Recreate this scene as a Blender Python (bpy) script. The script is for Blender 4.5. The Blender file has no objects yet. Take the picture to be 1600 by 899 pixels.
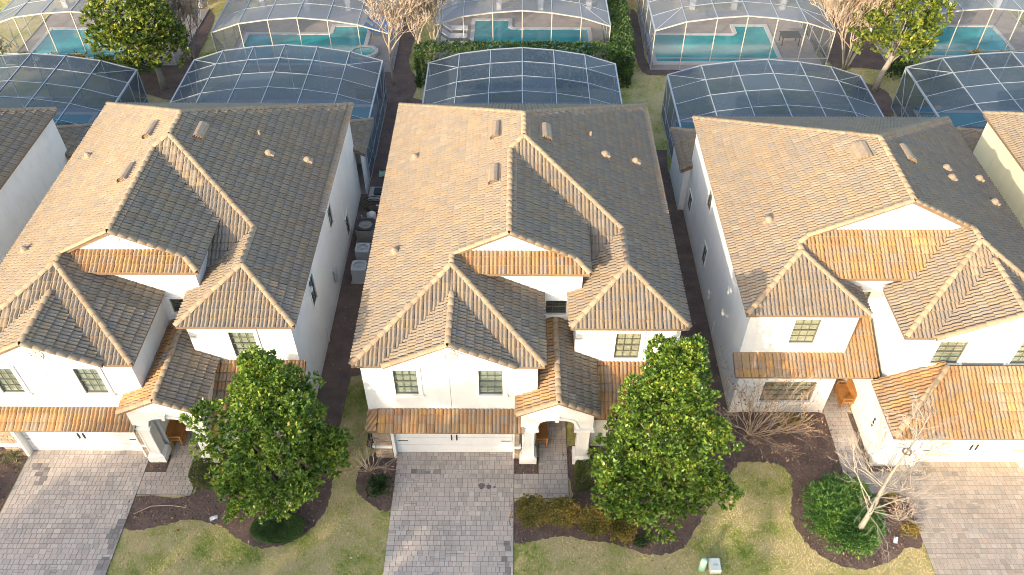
import bpy, math, random
import numpy as np
from mathutils import Vector, Matrix
from mathutils.geometry import tessellate_polygon
random.seed(7); rng = np.random.default_rng(7)
R = math.radians
S = bpy.context.scene
C = S.collection

# ------------------------------------------------------------------ camera, sky, sun, exposure
cam_d = bpy.data.cameras.new('camera'); cam = bpy.data.objects.new('camera', cam_d); C.objects.link(cam)
cam_d.sensor_width = 36.0; cam_d.lens = 36.0 * 1283.0 / 1600.0
cam_d.clip_start = 0.5; cam_d.clip_end = 3000
cam.location = (0, 0, 29.5); cam.rotation_euler = (R(90 - 44.6), 0, R(0.32))
S.camera = cam
W = bpy.data.worlds.new("World"); S.world = W; W.use_nodes = True
wn = W.node_tree.nodes; wl = W.node_tree.links
sky = wn.new('ShaderNodeTexSky'); sky.sky_type = 'NISHITA'; sky.sun_disc = False
SUN_EL = math.atan(0.54 / math.hypot(1, 1.4)); SUN_AZ = math.atan2(-1.0, -1.4)
sky.sun_elevation = SUN_EL; sky.sun_rotation = SUN_AZ % (2 * math.pi)
sky.altitude = 0; sky.air_density = 1.1; sky.dust_density = 2.6; sky.ozone_density = 1.2
wn['Background'].inputs['Strength'].default_value = 0.15
wl.new(sky.outputs[0], wn['Background'].inputs[0])
sd = bpy.data.lights.new('sun', 'SUN'); sd.energy = 2.0; sd.angle = R(0.6); sd.color = (1.0, 0.83, 0.60)
so = bpy.data.objects.new('sun', sd); C.objects.link(so); so.location = (-40, -56, 40)
so.rotation_euler = Vector((1, 1.4, -0.54)).to_track_quat('-Z', 'Y').to_euler()
S.view_settings.view_transform = 'Standard'; S.view_settings.look = 'None'
S.cycles.filter_width = 0.9
S.view_settings.exposure = 1.7; S.view_settings.gamma = 1.0; S.view_settings.use_curve_mapping = False

# ------------------------------------------------------------------ materials
def new_mat(name):
    m = bpy.data.materials.new(name); m.use_nodes = True
    return m, m.node_tree.nodes, m.node_tree.links, m.node_tree.nodes['Principled BSDF']
def ramp(n, stops):
    r = n.new('ShaderNodeValToRGB'); e = r.color_ramp.elements
    e[0].position, e[0].color = stops[0][0], (*stops[0][1], 1)
    e[1].position, e[1].color = stops[-1][0], (*stops[-1][1], 1)
    for p, c in stops[1:-1]:
        x = e.new(p); x.color = (*c, 1)
    return r
def noise(n, l, scale, detail=4, rough=.6, vec=None, stretch=None):
    t = n.new('ShaderNodeTexNoise'); t.inputs['Scale'].default_value = scale
    t.inputs['Detail'].default_value = detail; t.inputs['Roughness'].default_value = rough
    if vec is None:
        g = n.new('ShaderNodeNewGeometry'); vec = g.outputs['Position']
    if stretch:
        mp = n.new('ShaderNodeMapping'); mp.inputs['Scale'].default_value = stretch
        l.new(vec, mp.inputs[0]); vec = mp.outputs[0]
    l.new(vec, t.inputs['Vector']); return t
def mixc(n, l, fac, a, b, mode='MIX'):
    m = n.new('ShaderNodeMix'); m.data_type = 'RGBA'; m.blend_type = mode
    for i, v in ((0, fac), (6, a), (7, b)):
        if isinstance(v, (int, float)): m.inputs[i].default_value = v
        elif isinstance(v, tuple): m.inputs[i].default_value = (*v, 1)
        else: l.new(v, m.inputs[i])
    return m.outputs[2]
def bump(n, l, h, bsdf, strength=.3, dist=.01):
    b = n.new('ShaderNodeBump'); b.inputs['Strength'].default_value = strength; b.inputs['Distance'].default_value = dist
    l.new(h, b.inputs['Height']); l.new(b.outputs[0], bsdf.inputs['Normal'])
def piece_random(n, l, k=1.0):
    """a random number per piece: object random plus the mesh's own 'rnd' attribute"""
    o = n.new('ShaderNodeObjectInfo'); a = n.new('ShaderNodeAttribute'); a.attribute_name = 'rnd'
    s = n.new('ShaderNodeMath'); s.operation = 'MULTIPLY_ADD'; l.new(o.outputs['Random'], s.inputs[0]); s.inputs[1].default_value = 7.31
    l.new(a.outputs['Fac'], s.inputs[2])
    w = n.new('ShaderNodeTexWhiteNoise'); w.noise_dimensions = '1D'
    q = n.new('ShaderNodeMath'); q.operation = 'MULTIPLY'; q.inputs[1].default_value = 37.7 * k; l.new(s.outputs[0], q.inputs[0])
    l.new(q.outputs[0], w.inputs['W']); return w.outputs['Value']
def simple(name, col, rough=.6, var=.12, scale=6, bumps=0.0, metal=0, bscale=60, spec=None):
    m, n, l, b = new_mat(name)
    t = noise(n, l, scale); lo = tuple(c * (1 - var) for c in col); hi = tuple(min(1, c * (1 + var)) for c in col)
    r = ramp(n, [(.3, lo), (.7, hi)]); l.new(t.outputs[0], r.inputs[0]); l.new(r.outputs[0], b.inputs['Base Color'])
    b.inputs['Roughness'].default_value = rough; b.inputs['Metallic'].default_value = metal
    if spec is not None: b.inputs['Specular IOR Level'].default_value = spec
    if bumps: bump(n, l, noise(n, l, bscale, 3).outputs[0], b, bumps)
    return m
def pieces(name, stops, rough=.8, grime=(.12, .10, .085), gamount=.35, bumps=.3, gscale=1.3, fine=40, glo=.5, ghi=.75, patch=None):
    """blend of piece colours, large soft stains and fine grain"""
    m, n, l, b = new_mat(name)
    r = ramp(n, stops); r.color_ramp.interpolation = 'LINEAR'
    l.new(piece_random(n, l), r.inputs[0]); col = r.outputs[0]
    t = noise(n, l, fine, 5, .7); rr = ramp(n, [(.25, (.72, .72, .72)), (.8, (1.2, 1.2, 1.2))]); l.new(t.outputs[0], rr.inputs[0])
    col = mixc(n, l, 1.0, col, rr.outputs[0], 'MULTIPLY')
    if patch:
        t3 = noise(n, l, .45, 3, .6); r3 = ramp(n, [(.4, (0, 0, 0)), (.65, (1, 1, 1))]); l.new(t3.outputs[0], r3.inputs[0])
        mm = n.new('ShaderNodeMath'); mm.operation = 'MULTIPLY'; mm.inputs[1].default_value = .5; l.new(r3.outputs[0], mm.inputs[0])
        col = mixc(n, l, mm.outputs[0], col, patch)
    t2 = noise(n, l, gscale, 6, .7); r2 = ramp(n, [(glo, (0, 0, 0)), (ghi, (1, 1, 1))]); l.new(t2.outputs[0], r2.inputs[0])
    m2 = n.new('ShaderNodeMath'); m2.operation = 'MULTIPLY'; m2.inputs[1].default_value = gamount; l.new(r2.outputs[0], m2.inputs[0])
    col = mixc(n, l, m2.outputs[0], col, grime)
    l.new(col, b.inputs['Base Color']); b.inputs['Roughness'].default_value = rough
    b.inputs['Specular IOR Level'].default_value = .25
    if bumps: bump(n, l, t.outputs[0], b, bumps)
    return m
M = {}
M['tile'] = pieces('weathered_concrete_tile', [(0, (.24, .20, .16)), (.25, (.29, .232, .168)), (.45, (.258, .218, .178)), (.65, (.32, .243, .156)), (.85, (.28, .205, .138)), (1, (.31, .258, .192))], grime=(.14, .12, .10), gamount=.42, gscale=1.6, glo=.5, ghi=.78, fine=25)
M['tile_warm'] = pieces('sheltered_terracotta_tile', [(0, (.34, .255, .17)), (.2, (.41, .225, .105)), (.4, (.31, .245, .185)), (.6, (.45, .265, .105)), (.8, (.37, .20, .10)), (1, (.42, .285, .15))], grime=(.22, .16, .11), gamount=.4)
M['ridge'] = pieces('ridge_cap_tile', [(0, (.32, .25, .175)), (.5, (.39, .295, .19)), (1, (.34, .235, .155))], grime=(.16, .13, .11), gamount=.45)
M['vent'] = simple('vent_paint', (.33, .245, .165), .7, .15)
M['fascia'] = simple('fascia_paint', (.20, .13, .085), .7, .15)
M['stucco'] = None
def stucco(name, col):
    m, n, l, b = new_mat(name)
    t = noise(n, l, .8, 5, .65); r = ramp(n, [(.3, tuple(c * .93 for c in col)), (.65, col)]); l.new(t.outputs[0], r.inputs[0])
    st = noise(n, l, 3.0, 6, .75, stretch=(1, 1, .22)); r2 = ramp(n, [(.52, (0, 0, 0)), (.78, (1, 1, 1))]); l.new(st.outputs[0], r2.inputs[0])
    mm = n.new('ShaderNodeMath'); mm.operation = 'MULTIPLY'; mm.inputs[1].default_value = .5; l.new(r2.outputs[0], mm.inputs[0])
    c2 = mixc(n, l, mm.outputs[0], r.outputs[0], tuple(c * .66 for c in col))
    gp = n.new('ShaderNodeNewGeometry'); sx = n.new('ShaderNodeSeparateXYZ'); l.new(gp.outputs['Position'], sx.inputs[0]); mr = n.new('ShaderNodeMapRange'); mr.inputs['From Min'].default_value = .0; mr.inputs['From Max'].default_value = .7; mr.inputs['To Min'].default_value = .55; mr.inputs['To Max'].default_value = 0; l.new(sx.outputs['Z'], mr.inputs['Value'])
    dn = n.new('ShaderNodeMath'); dn.operation = 'MULTIPLY'; l.new(mr.outputs[0], dn.inputs[0]); l.new(noise(n, l, 2.5, 5, .7).outputs[0], dn.inputs[1])
    c2 = mixc(n, l, dn.outputs[0], c2, (.33, .27, .22))
    l.new(c2, b.inputs['Base Color']); b.inputs['Roughness'].default_value = .9; b.inputs['Specular IOR Level'].default_value = .2
    bump(n, l, noise(n, l, 45, 4, .7).outputs[0], b, .35, .01); return m
M['stucco'] = stucco('white_stucco', (.76, .75, .72))
M['stucco_cream'] = stucco('cream_stucco', (.74, .68, .47))
M['trim'] = simple('trim_paint', (.80, .78, .73), .7, .05)
M['relief'] = simple('shadow_greyed_relief', (.50, .48, .44), .9, .2, 12)  # grey puts the relief's own shadows into its colour on the bright wall
M['joint'] = simple('stucco_joint', (.30, .285, .26), .9, .15)
M['door'] = simple('garage_door_paint', (.72, .72, .71), .75, .04)
M['door_cream'] = simple('garage_door_cream_paint', (.74, .68, .50), .75, .04)
M['iron'] = simple('black_iron', (.02, .02, .02), .5, .2)
M['frame'] = simple('bronze_window_frame', (.14, .135, .105), .45, .1)
M['blind'] = simple('window_blind', (.35, .375, .33), .8, .12, scale=3)
M['unlit_room'] = simple('painted_unlit_room', (.05, .06, .06), .8, .3, scale=2)  # sheet coloured dark in place of the unlit room behind the panes
M['blind_grey'] = simple('grey_window_blind', (.42, .40, .32), .8, .2, scale=4)
def glass():
    m, n, l, b = new_mat('window_glass')
    g = n.new('ShaderNodeBsdfGlossy'); g.inputs['Roughness'].default_value = .03; g.inputs['Color'].default_value = (.9, .95, 1, 1)
    tr = n.new('ShaderNodeBsdfTransparent'); tr.inputs['Color'].default_value = (.93, .95, .92, 1)
    mx = n.new('ShaderNodeMixShader'); lw = n.new('ShaderNodeLayerWeight'); lw.inputs[0].default_value = .5; p_ = n.new('ShaderNodeMath'); p_.operation = 'POWER'; p_.inputs[1].default_value = 3.0; l.new(lw.outputs['Facing'], p_.inputs[0]); q_ = n.new('ShaderNodeMath'); q_.operation = 'MULTIPLY_ADD'; q_.inputs[1].default_value = .6; q_.inputs[2].default_value = .05; l.new(p_.outputs[0], q_.inputs[0])
    l.new(q_.outputs[0], mx.inputs[0]); l.new(tr.outputs[0], mx.inputs[1]); l.new(g.outputs[0], mx.inputs[2])
    l.new(mx.outputs[0], n['Material Output'].inputs[0]); return m
M['glass'] = glass()
M['paver'] = pieces('concrete_paver', [(0, (.37, .325, .285)), (.3, (.46, .41, .36)), (.5, (.49, .40, .34)), (.75, (.54, .48, .42)), (1, (.39, .345, .305))], grime=(.19, .17, .15), gamount=.5, gscale=.5, patch=(.49, .41, .36), glo=.5, ghi=.8)
M['paver_tan'] = pieces('tan_concrete_paver', [(0, (.34, .29, .24)), (.3, (.42, .365, .31)), (.5, (.43, .34, .28)), (.75, (.48, .42, .36)), (1, (.32, .285, .25))], grime=(.18, .15, .13), gamount=.5, gscale=.5, patch=(.43, .35, .28), glo=.5, ghi=.8)
M['paver_wet'] = pieces('damp_stained_paver', [(0, (.20, .18, .165)), (.5, (.27, .24, .22)), (1, (.33, .295, .27))], grime=(.12, .10, .09), gamount=.5, gscale=2.0)
M['sand'] = simple('joint_sand', (.16, .14, .13), .95, .2, 20)
M['mulch'] = None
def mulchm():
    m, n, l, b = new_mat('dark_mulch')
    t = noise(n, l, 28, 6, .8); r = ramp(n, [(.3, (.065, .043, .036)), (.55, (.18, .13, .108)), (.75, (.38, .29, .245))]); l.new(t.outputs[0], r.inputs[0])
    t2 = noise(n, l, 1.2, 3); r2 = ramp(n, [(.3, (.7, .7, .7)), (.7, (1.3, 1.2, 1.15))]); l.new(t2.outputs[0], r2.inputs[0])
    l.new(mixc(n, l, 1.0, r.outputs[0], r2.outputs[0], 'MULTIPLY'), b.inputs['Base Color']); b.inputs['Roughness'].default_value = .95
    bump(n, l, t.outputs[0], b, 1.0, .05); return m
M['mulch'] = mulchm()
M['chip'] = pieces('mulch_chip', [(0, (.06, .038, .03)), (.5, (.16, .10, .078)), (.85, (.25, .17, .13)), (1, (.45, .34, .25))], gamount=.1, bumps=0)
M['dry_leaf'] = pieces('fallen_leaf', [(0, (.30, .14, .05)), (.4, (.45, .27, .12)), (.7, (.55, .22, .08)), (1, (.6, .48, .33))], gamount=.05, bumps=0)
def lawnm():
    m, n, l, b = new_mat('patchy_winter_lawn')
    big = noise(n, l, .36, 8, .78); fine = noise(n, l, 14, 6, .8)
    a = n.new('ShaderNodeMath'); a.operation = 'MULTIPLY_ADD'; l.new(fine.outputs[0], a.inputs[0]); a.inputs[1].default_value = .35; l.new(big.outputs[0], a.inputs[2])
    r = ramp(n, [(.46, (.11, .20, .03)), (.55, (.24, .31, .06)), (.62, (.45, .42, .14)), (.72, (.62, .51, .28))]); l.new(a.outputs[0], r.inputs[0])
    f2 = noise(n, l, 60, 4, .8); r2 = ramp(n, [(.3, (.6, .6, .6)), (.75, (1.35, 1.35, 1.35))]); l.new(f2.outputs[0], r2.inputs[0])
    l.new(mixc(n, l, 1.0, r.outputs[0], r2.outputs[0], 'MULTIPLY'), b.inputs['Base Color']); b.inputs['Roughness'].default_value = .95
    b.inputs['Specular IOR Level'].default_value = .1
    bump(n, l, f2.outputs[0], b, 1.0, .04); return m
M['lawn'] = lawnm()
def bladem():
    m, n, l, b = new_mat('grass_blade')
    big = noise(n, l, .36, 8, .78)
    a = n.new('ShaderNodeMath'); a.operation = 'MULTIPLY_ADD'; l.new(piece_random(n, l), a.inputs[0]); a.inputs[1].default_value = .30; l.new(big.outputs[0], a.inputs[2])
    r = ramp(n, [(.44, (.12, .25, .03)), (.54, (.27, .37, .07)), (.62, (.54, .50, .17)), (.74, (.74, .61, .35))]); l.new(a.outputs[0], r.inputs[0])
    l.new(r.outputs[0], b.inputs['Base Color']); b.inputs['Roughness'].default_value = .9; b.inputs['Specular IOR Level'].default_value = .1
    return m
M['blade'] = bladem()
M['deck'] = simple('pool_deck_pavers', (.37, .32, .29), .85, .15, 1.2)
M['concrete'] = simple('pale_concrete', (.42, .40, .38), .9, .12, 3, .2)
M['asphalt'] = simple('asphalt', (.05, .05, .052), .9, .15, 8, .3)
M['coping'] = simple('pool_coping', (.62, .60, .56), .7, .06)
def waterm():
    m, n, l, b = new_mat('pool_water')
    t = noise(n, l, .5, 3); r = ramp(n, [(.3, (.015, .26, .30)), (.7, (.05, .44, .46))]); l.new(t.outputs[0], r.inputs[0])
    l.new(r.outputs[0], b.inputs['Base Color']); b.inputs['Roughness'].default_value = .08
    bump(n, l, noise(n, l, 5, 3).outputs[0], b, .12, .02); return m
M['water'] = waterm()
M['alu'] = simple('white_aluminium', (.32, .345, .37), .4, .04, spec=.5)
M['alu_sunlit'] = simple('sunlit_aluminium', (.48, .45, .38), .45, .05)  # same aluminium, sunlit tone of the far front arches put into the colour
def screenm(name, dark, op, opv, tint=(.75, .78, .8)):
    m, n, l, b = new_mat(name)
    b.inputs['Base Color'].default_value = (*dark, 1); b.inputs['Roughness'].default_value = .45
    b.inputs['Specular IOR Level'].default_value = .9
    tr = n.new('ShaderNodeBsdfTransparent'); tr.inputs[0].default_value = (*tint, 1)
    lw = n.new('ShaderNodeLayerWeight'); lw.inputs[0].default_value = .45
    o = n.new('ShaderNodeObjectInfo')
    q = n.new('ShaderNodeMath'); q.operation = 'MULTIPLY_ADD'; l.new(o.outputs['Random'], q.inputs[0]); q.inputs[1].default_value = opv; q.inputs[2].default_value = op
    s = n.new('ShaderNodeMath'); s.operation = 'MULTIPLY_ADD'; l.new(lw.outputs['Facing'], s.inputs[0]); s.inputs[1].default_value = .35; l.new(q.outputs[0], s.inputs[2]); s.use_clamp = True
    mx = n.new('ShaderNodeMixShader'); l.new(s.outputs[0], mx.inputs[0]); l.new(tr.outputs[0], mx.inputs[1]); l.new(b.outputs[0], mx.inputs[2])
    l.new(mx.outputs[0], n['Material Output'].inputs[0]); return m
M['screen'] = screenm('charcoal_insect_screen', (.08, .11, .145), .17, .26)
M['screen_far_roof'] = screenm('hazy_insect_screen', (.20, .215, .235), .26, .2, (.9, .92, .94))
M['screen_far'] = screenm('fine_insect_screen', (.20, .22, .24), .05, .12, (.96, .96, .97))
def leafm(name, stops, rough=.35, trans=.25, spec=.5):
    m, n, l, b = new_mat(name)
    r = ramp(n, stops); l.new(piece_random(n, l), r.inputs[0])
    cn = noise(n, l, 1.1, 3, .6); cr = ramp(n, [(.37, (.5, .6, .52)), (.52, (1.05, 1.05, 1)), (.7, (1.6, 1.35, .95))]); l.new(cn.outputs[0], cr.inputs[0])
    lc = mixc(n, l, 1.0, r.outputs[0], cr.outputs[0], 'MULTIPLY'); l.new(lc, b.inputs['Base Color'])
    b.inputs['Roughness'].default_value = rough; b.inputs['Specular IOR Level'].default_value = spec
    t = n.new('ShaderNodeBsdfTranslucent'); l.new(lc, t.inputs[0])
    mx = n.new('ShaderNodeMixShader'); mx.inputs[0].default_value = trans
    l.new(b.outputs[0], mx.inputs[1]); l.new(t.outputs[0], mx.inputs[2]); l.new(mx.outputs[0], n['Material Output'].inputs[0]); return m
M['magnolia'] = leafm('magnolia_leaf', [(0, (.06, .13, .02)), (.4, (.15, .25, .036)), (.8, (.28, .39, .06)), (.982, (.32, .38, .09)), (.988, (.40, .20, .05)), (1, (.34, .16, .05))])
M['leaf_lime'] = leafm('yellow_green_leaf', [(0, (.07, .12, .02)), (.5, (.17, .23, .04)), (1, (.34, .35, .07))])
M['leaf_dark'] = leafm('dark_green_leaf', [(0, (.018, .05, .014)), (.6, (.04, .085, .022)), (1, (.075, .13, .03))], .45)
M['leaf_hedge'] = leafm('hedge_leaf', [(0, (.035, .085, .025)), (.6, (.075, .15, .04)), (.92, (.13, .20, .05)), (1, (.28, .25, .08))], .5)
M['leaf_olive'] = leafm('olive_yellow_leaf', [(0, (.14, .115, .03)), (.5, (.28, .23, .06)), (1, (.42, .32, .09))], .6, .2, .3)
M['leaf_pod'] = leafm('feathery_green_leaf', [(0, (.05, .15, .035)), (.6, (.11, .25, .055)), (1, (.24, .37, .09))], .5)
M['leaf_box'] = leafm('clipped_leaf', [(0, (.04, .075, .015)), (.6, (.09, .12, .025)), (1, (.20, .19, .04))], .6)
M['straw'] = leafm('straw_blade', [(0, (.18, .20, .07)), (1, (.38, .36, .18))], .7)
M['bark'] = simple('pale_bark', (.30, .265, .22), .9, .25, 8, .4)
M['twig'] = simple('bare_twig', (.40, .31, .225), .9, .2, 4)
M['twig_grey'] = simple('pale_grey_twig', (.36, .31, .25), .9, .2, 4)
M['ac'] = simple('grey_sheet_metal', (.42, .44, .45), .45, .06)
M['ac_tan'] = simple('taupe_sheet_metal', (.30, .27, .24), .5, .06)
M['ac_dark'] = simple('dark_fan_well', (.03, .035, .04), .6, .2)
M['wood'] = simple('orange_wood', (.36, .165, .05), .45, .2, 5)
M['stone'] = pieces('stone_veneer', [(0, (.34, .27, .20)), (.4, (.45, .36, .27)), (.7, (.38, .24, .16)), (1, (.52, .44, .34))])
M['green_plastic'] = simple('pale_green_plastic', (.30, .50, .36), .5, .06)
M['grey_plastic'] = simple('pale_grey_plastic', (.55, .60, .57), .5, .05)
M['blue_fabric'] = simple('blue_fabric', (.03, .14, .42), .8, .1)
M['blue_float'] = simple('blue_float', (.05, .32, .55), .5, .1)
M['yellow_float'] = simple('yellow_float', (.65, .5, .12), .5, .1)
M['pipe'] = simple('white_pipe', (.72, .72, .70), .5, .05)

# ------------------------------------------------------------------ mesh helpers
class MB:
    def __init__(s): s.v = []; s.f = []; s.r = []
    def add(s, verts, faces, rnd=None):
        k = len(s.v); s.v += [tuple(p) for p in verts]; s.f += [tuple(i + k for i in f) for f in faces]
        s.r += [rnd if rnd is not None else 0.0] * len(verts)
    def box(s, x0, x1, y0, y1, z0, z1, rnd=None):
        s.add([(x0, y0, z0), (x1, y0, z0), (x1, y1, z0), (x0, y1, z0), (x0, y0, z1), (x1, y0, z1), (x1, y1, z1), (x0, y1, z1)],
              [(0, 3, 2, 1), (4, 5, 6, 7), (0, 1, 5, 4), (1, 2, 6, 5), (2, 3, 7, 6), (3, 0, 4, 7)], rnd)
    def obox(s, o, ex, ey, ez, a0, a1, b0, b1, c0, c1, rnd=None):
        """box in a frame: o + ex*a + ey*b + ez*c"""
        P = [o + ex * a + ey * b + ez * c for c in (c0, c1) for a, b in ((a0, b0), (a1, b0), (a1, b1), (a0, b1))]
        s.add(P, [(0, 3, 2, 1), (4, 5, 6, 7), (0, 1, 5, 4), (1, 2, 6, 5), (2, 3, 7, 6), (3, 0, 4, 7)], rnd)
    def taper(s, cx, cy, w0, d0, z0, w1, d1, z1):
        a = [(cx - w0 / 2, cy - d0 / 2, z0), (cx + w0 / 2, cy - d0 / 2, z0), (cx + w0 / 2, cy + d0 / 2, z0), (cx - w0 / 2, cy + d0 / 2, z0)]
        b = [(cx - w1 / 2, cy - d1 / 2, z1), (cx + w1 / 2, cy - d1 / 2, z1), (cx + w1 / 2, cy + d1 / 2, z1), (cx - w1 / 2, cy + d1 / 2, z1)]
        s.add(a + b, [(0, 3, 2, 1), (4, 5, 6, 7), (0, 1, 5, 4), (1, 2, 6, 5), (2, 3, 7, 6), (3, 0, 4, 7)])
    def bar(s, p, q, w, h=None):
        p = Vector(p); q = Vector(q); d = q - p; L = d.length; d.normalize(); h = h or w
        a = d.cross(Vector((0, 0, 1)))
        if a.length < 1e-3: a = Vector((1, 0, 0))
        a.normalize(); b = a.cross(d)
        s.obox(p, a, b, d, -w / 2, w / 2, -h / 2, h / 2, 0, L)
    def tube(s, pts, radii, n=6, rnd=None, cap=True):
        k = len(s.v); P = [Vector(p) for p in pts]
        for i, p in enumerate(P):
            d = (P[min(i + 1, len(P) - 1)] - P[max(i - 1, 0)])
            if d.length < 1e-6: d = Vector((0, 0, 1))
            d.normalize(); a = d.cross(Vector((.31, .17, .93))); 
            if a.length < 1e-3: a = Vector((1, 0, 0))
            a.normalize(); b = d.cross(a)
            for j in range(n):
                t = 2 * math.pi * j / n; v = p + (a * math.cos(t) + b * math.sin(t)) * radii[i]; s.v.append(tuple(v)); s.r.append(rnd or 0)
        for i in range(len(P) - 1):
            for j in range(n):
                s.f.append((k + i * n + j, k + i * n + (j + 1) % n, k + (i + 1) * n + (j + 1) % n, k + (i + 1) * n + j))
        if cap: s.f.append(tuple(k + (len(P) - 1) * n + j for j in range(n))); s.f.append(tuple(k + j for j in reversed(range(n))))
    def lathe(s, cx, cy, prof, n=16, rnd=None):
        k = len(s.v)
        for r, z in prof:
            for j in range(n):
                t = 2 * math.pi * j / n; s.v.append((cx + r * math.cos(t), cy + r * math.sin(t), z)); s.r.append(rnd or 0)
        for i in range(len(prof) - 1):
            for j in range(n):
                s.f.append((k + i * n + j, k + i * n + (j + 1) % n, k + (i + 1) * n + (j + 1) % n, k + (i + 1) * n + j))
        s.f.append(tuple(k + (len(prof) - 1) * n + j for j in range(n)))
    def prism(s, poly, z0, z1, rnd=None):
        n = len(poly); tri = tessellate_polygon([[Vector((p[0], p[1], 0)) for p in poly]])
        V = [(p[0], p[1], z0) for p in poly] + [(p[0], p[1], z1) for p in poly]
        F = [(t[0] + n, t[1] + n, t[2] + n) for t in tri]
        s.add(V, F + [(i, (i + 1) % n, (i + 1) % n + n, i + n) for i in range(n)], rnd)
    def build(s, name, mat, parent=None, smooth=False, root=None):
        me = bpy.data.meshes.new(name); me.from_pydata(s.v, [], s.f); me.update()
        if any(s.r):
            at = me.attributes.new('rnd', 'FLOAT', 'POINT'); at.data.foreach_set('value', np.array(s.r, dtype=np.float32))
        me.materials.append(mat)
        if smooth: me.polygons.foreach_set('use_smooth', [True] * len(me.polygons))
        return link(name, me, parent)
def link(name, me, parent=None):
    o = bpy.data.objects.new(name, me); C.objects.link(o)
    if parent is not None:
        o.parent = parent
        if parent.type == 'EMPTY': o.matrix_parent_inverse = Matrix.Translation(-Vector(parent.location))
    return o
def np_mesh(name, V, F, mat, rnd=None, parent=None, smooth=False):
    me = bpy.data.meshes.new(name); V = np.asarray(V, dtype=np.float32); F = np.asarray(F, dtype=np.int32)
    me.vertices.add(len(V)); me.vertices.foreach_set('co', V.ravel())
    k = F.shape[1]; me.loops.add(F.size); me.loops.foreach_set('vertex_index', F.ravel())
    me.polygons.add(len(F)); me.polygons.foreach_set('loop_start', np.arange(0, F.size, k, dtype=np.int32))
    me.update(calc_edges=True)
    if rnd is not None:
        at = me.attributes.new('rnd', 'FLOAT', 'POINT'); at.data.foreach_set('value', np.asarray(rnd, dtype=np.float32))
    me.materials.append(mat)
    if smooth: me.polygons.foreach_set('use_smooth', [True] * len(F))
    return link(name, me, parent)
def tag(o, label=None, cat=None, group=None, kind=None):
    if label: o['label'] = label
    if cat: o['category'] = cat
    if group: o['group'] = group
    if kind: o['kind'] = kind
    return o
def thing(name, label, cat, loc, group=None):
    o = bpy.data.objects.new(name, None); o.location = loc; o.empty_display_size = .3; C.objects.link(o)
    return tag(o, label, cat, group)
V3 = Vector
def pip(pts, poly):
    """points in polygon, vectorised"""
    x, y = pts[:, 0], pts[:, 1]; ins = np.zeros(len(pts), bool); n = len(poly)
    for i in range(n):
        x0, y0 = poly[i]; x1, y1 = poly[(i + 1) % n]
        if y0 == y1: continue
        c = ((y0 > y) != (y1 > y)) & (x < (x1 - x0) * (y - y0) / (y1 - y0) + x0); ins ^= c
    return ins

# ------------------------------------------------------------------ roof tiles
TW, TE = .33, .37            # tile width and exposed length
def tile_profile():
    pts = []
    for i in range(9):
        u = TW * i / 8; h = .004 + .055 * (0.5 - 0.5 * math.cos(2 * math.pi * 2 * i / 8)) ** .8
        pts.append((u, h))
    return pts
_tp = tile_profile(); TL = TE + .035
TILE_V = np.array([((u - TW / 2) * .935, -TE / 2, h + .046) for u, h in _tp] + [((u - TW / 2) * .935, TL - TE / 2, h * .75 + .000) for u, h in _tp] + [((u - TW / 2) * .935, -TE / 2, max(h - .02, -.002)) for u, h in _tp])
TILE_F = np.array([(i, i + 1, i + 10, i + 9) for i in range(8)] + [(i + 18, i + 19, i + 1, i) for i in range(8)])
def shared_mesh(name, V, F, mat, smooth=False):
    me = bpy.data.meshes.new(name); me.from_pydata([tuple(v) for v in V], [], [tuple(int(i) for i in f) for f in F]); me.update(); me.materials.append(mat)
    if smooth: me.polygons.foreach_set('use_smooth', [True] * len(me.polygons))
    return me
TILE_ME = {k: shared_mesh('roof_tile_' + k, TILE_V, TILE_F, M[k]) for k in ('tile', 'tile_warm')}
def cap_mesh():
    V = []; F = []; n = 7; L = .42
    for (y, r, z) in ((0, .128, .0), (L * .9, .108, -.010)):
        for j in range(n):
            t = math.pi * j / (n - 1); V.append((r * math.cos(t), y, r * .78 * math.sin(t) + z))
    for j in range(n): V.append((.105 * math.cos(math.pi * j / (n - 1)), 0, .105 * .78 * math.sin(math.pi * j / (n - 1))))
    for j in range(n - 1): F += [(j, j + 1, n + j + 1, n + j), (2 * n + j, 2 * n + j + 1, j + 1, j)]
    return V, F
CAP_ME = shared_mesh('ridge_tile', *cap_mesh(), M['ridge'], True)

def clip_poly(P, tri):
    """clip a 3D polygon (u,v,h) to a convex 2D polygon"""
    n = len(tri); area = sum(tri[i][0] * tri[(i + 1) % n][1] - tri[(i + 1) % n][0] * tri[i][1] for i in range(n)); sg = 1 if area > 0 else -1
    for i in range(n):
        ax, ay = tri[i]; bx, by = tri[(i + 1) % n]; out = []
        if not P: return P
        d = [sg * ((bx - ax) * (p[1] - ay) - (by - ay) * (p[0] - ax)) for p in P]
        for j in range(len(P)):
            k = (j + 1) % len(P)
            if d[j] >= 0: out.append(P[j])
            if (d[j] >= 0) != (d[k] >= 0):
                t = d[j] / (d[j] - d[k]); out.append(tuple(P[j][m] + (P[k][m] - P[j][m]) * t for m in range(3)))
        P = out
    return P

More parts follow.
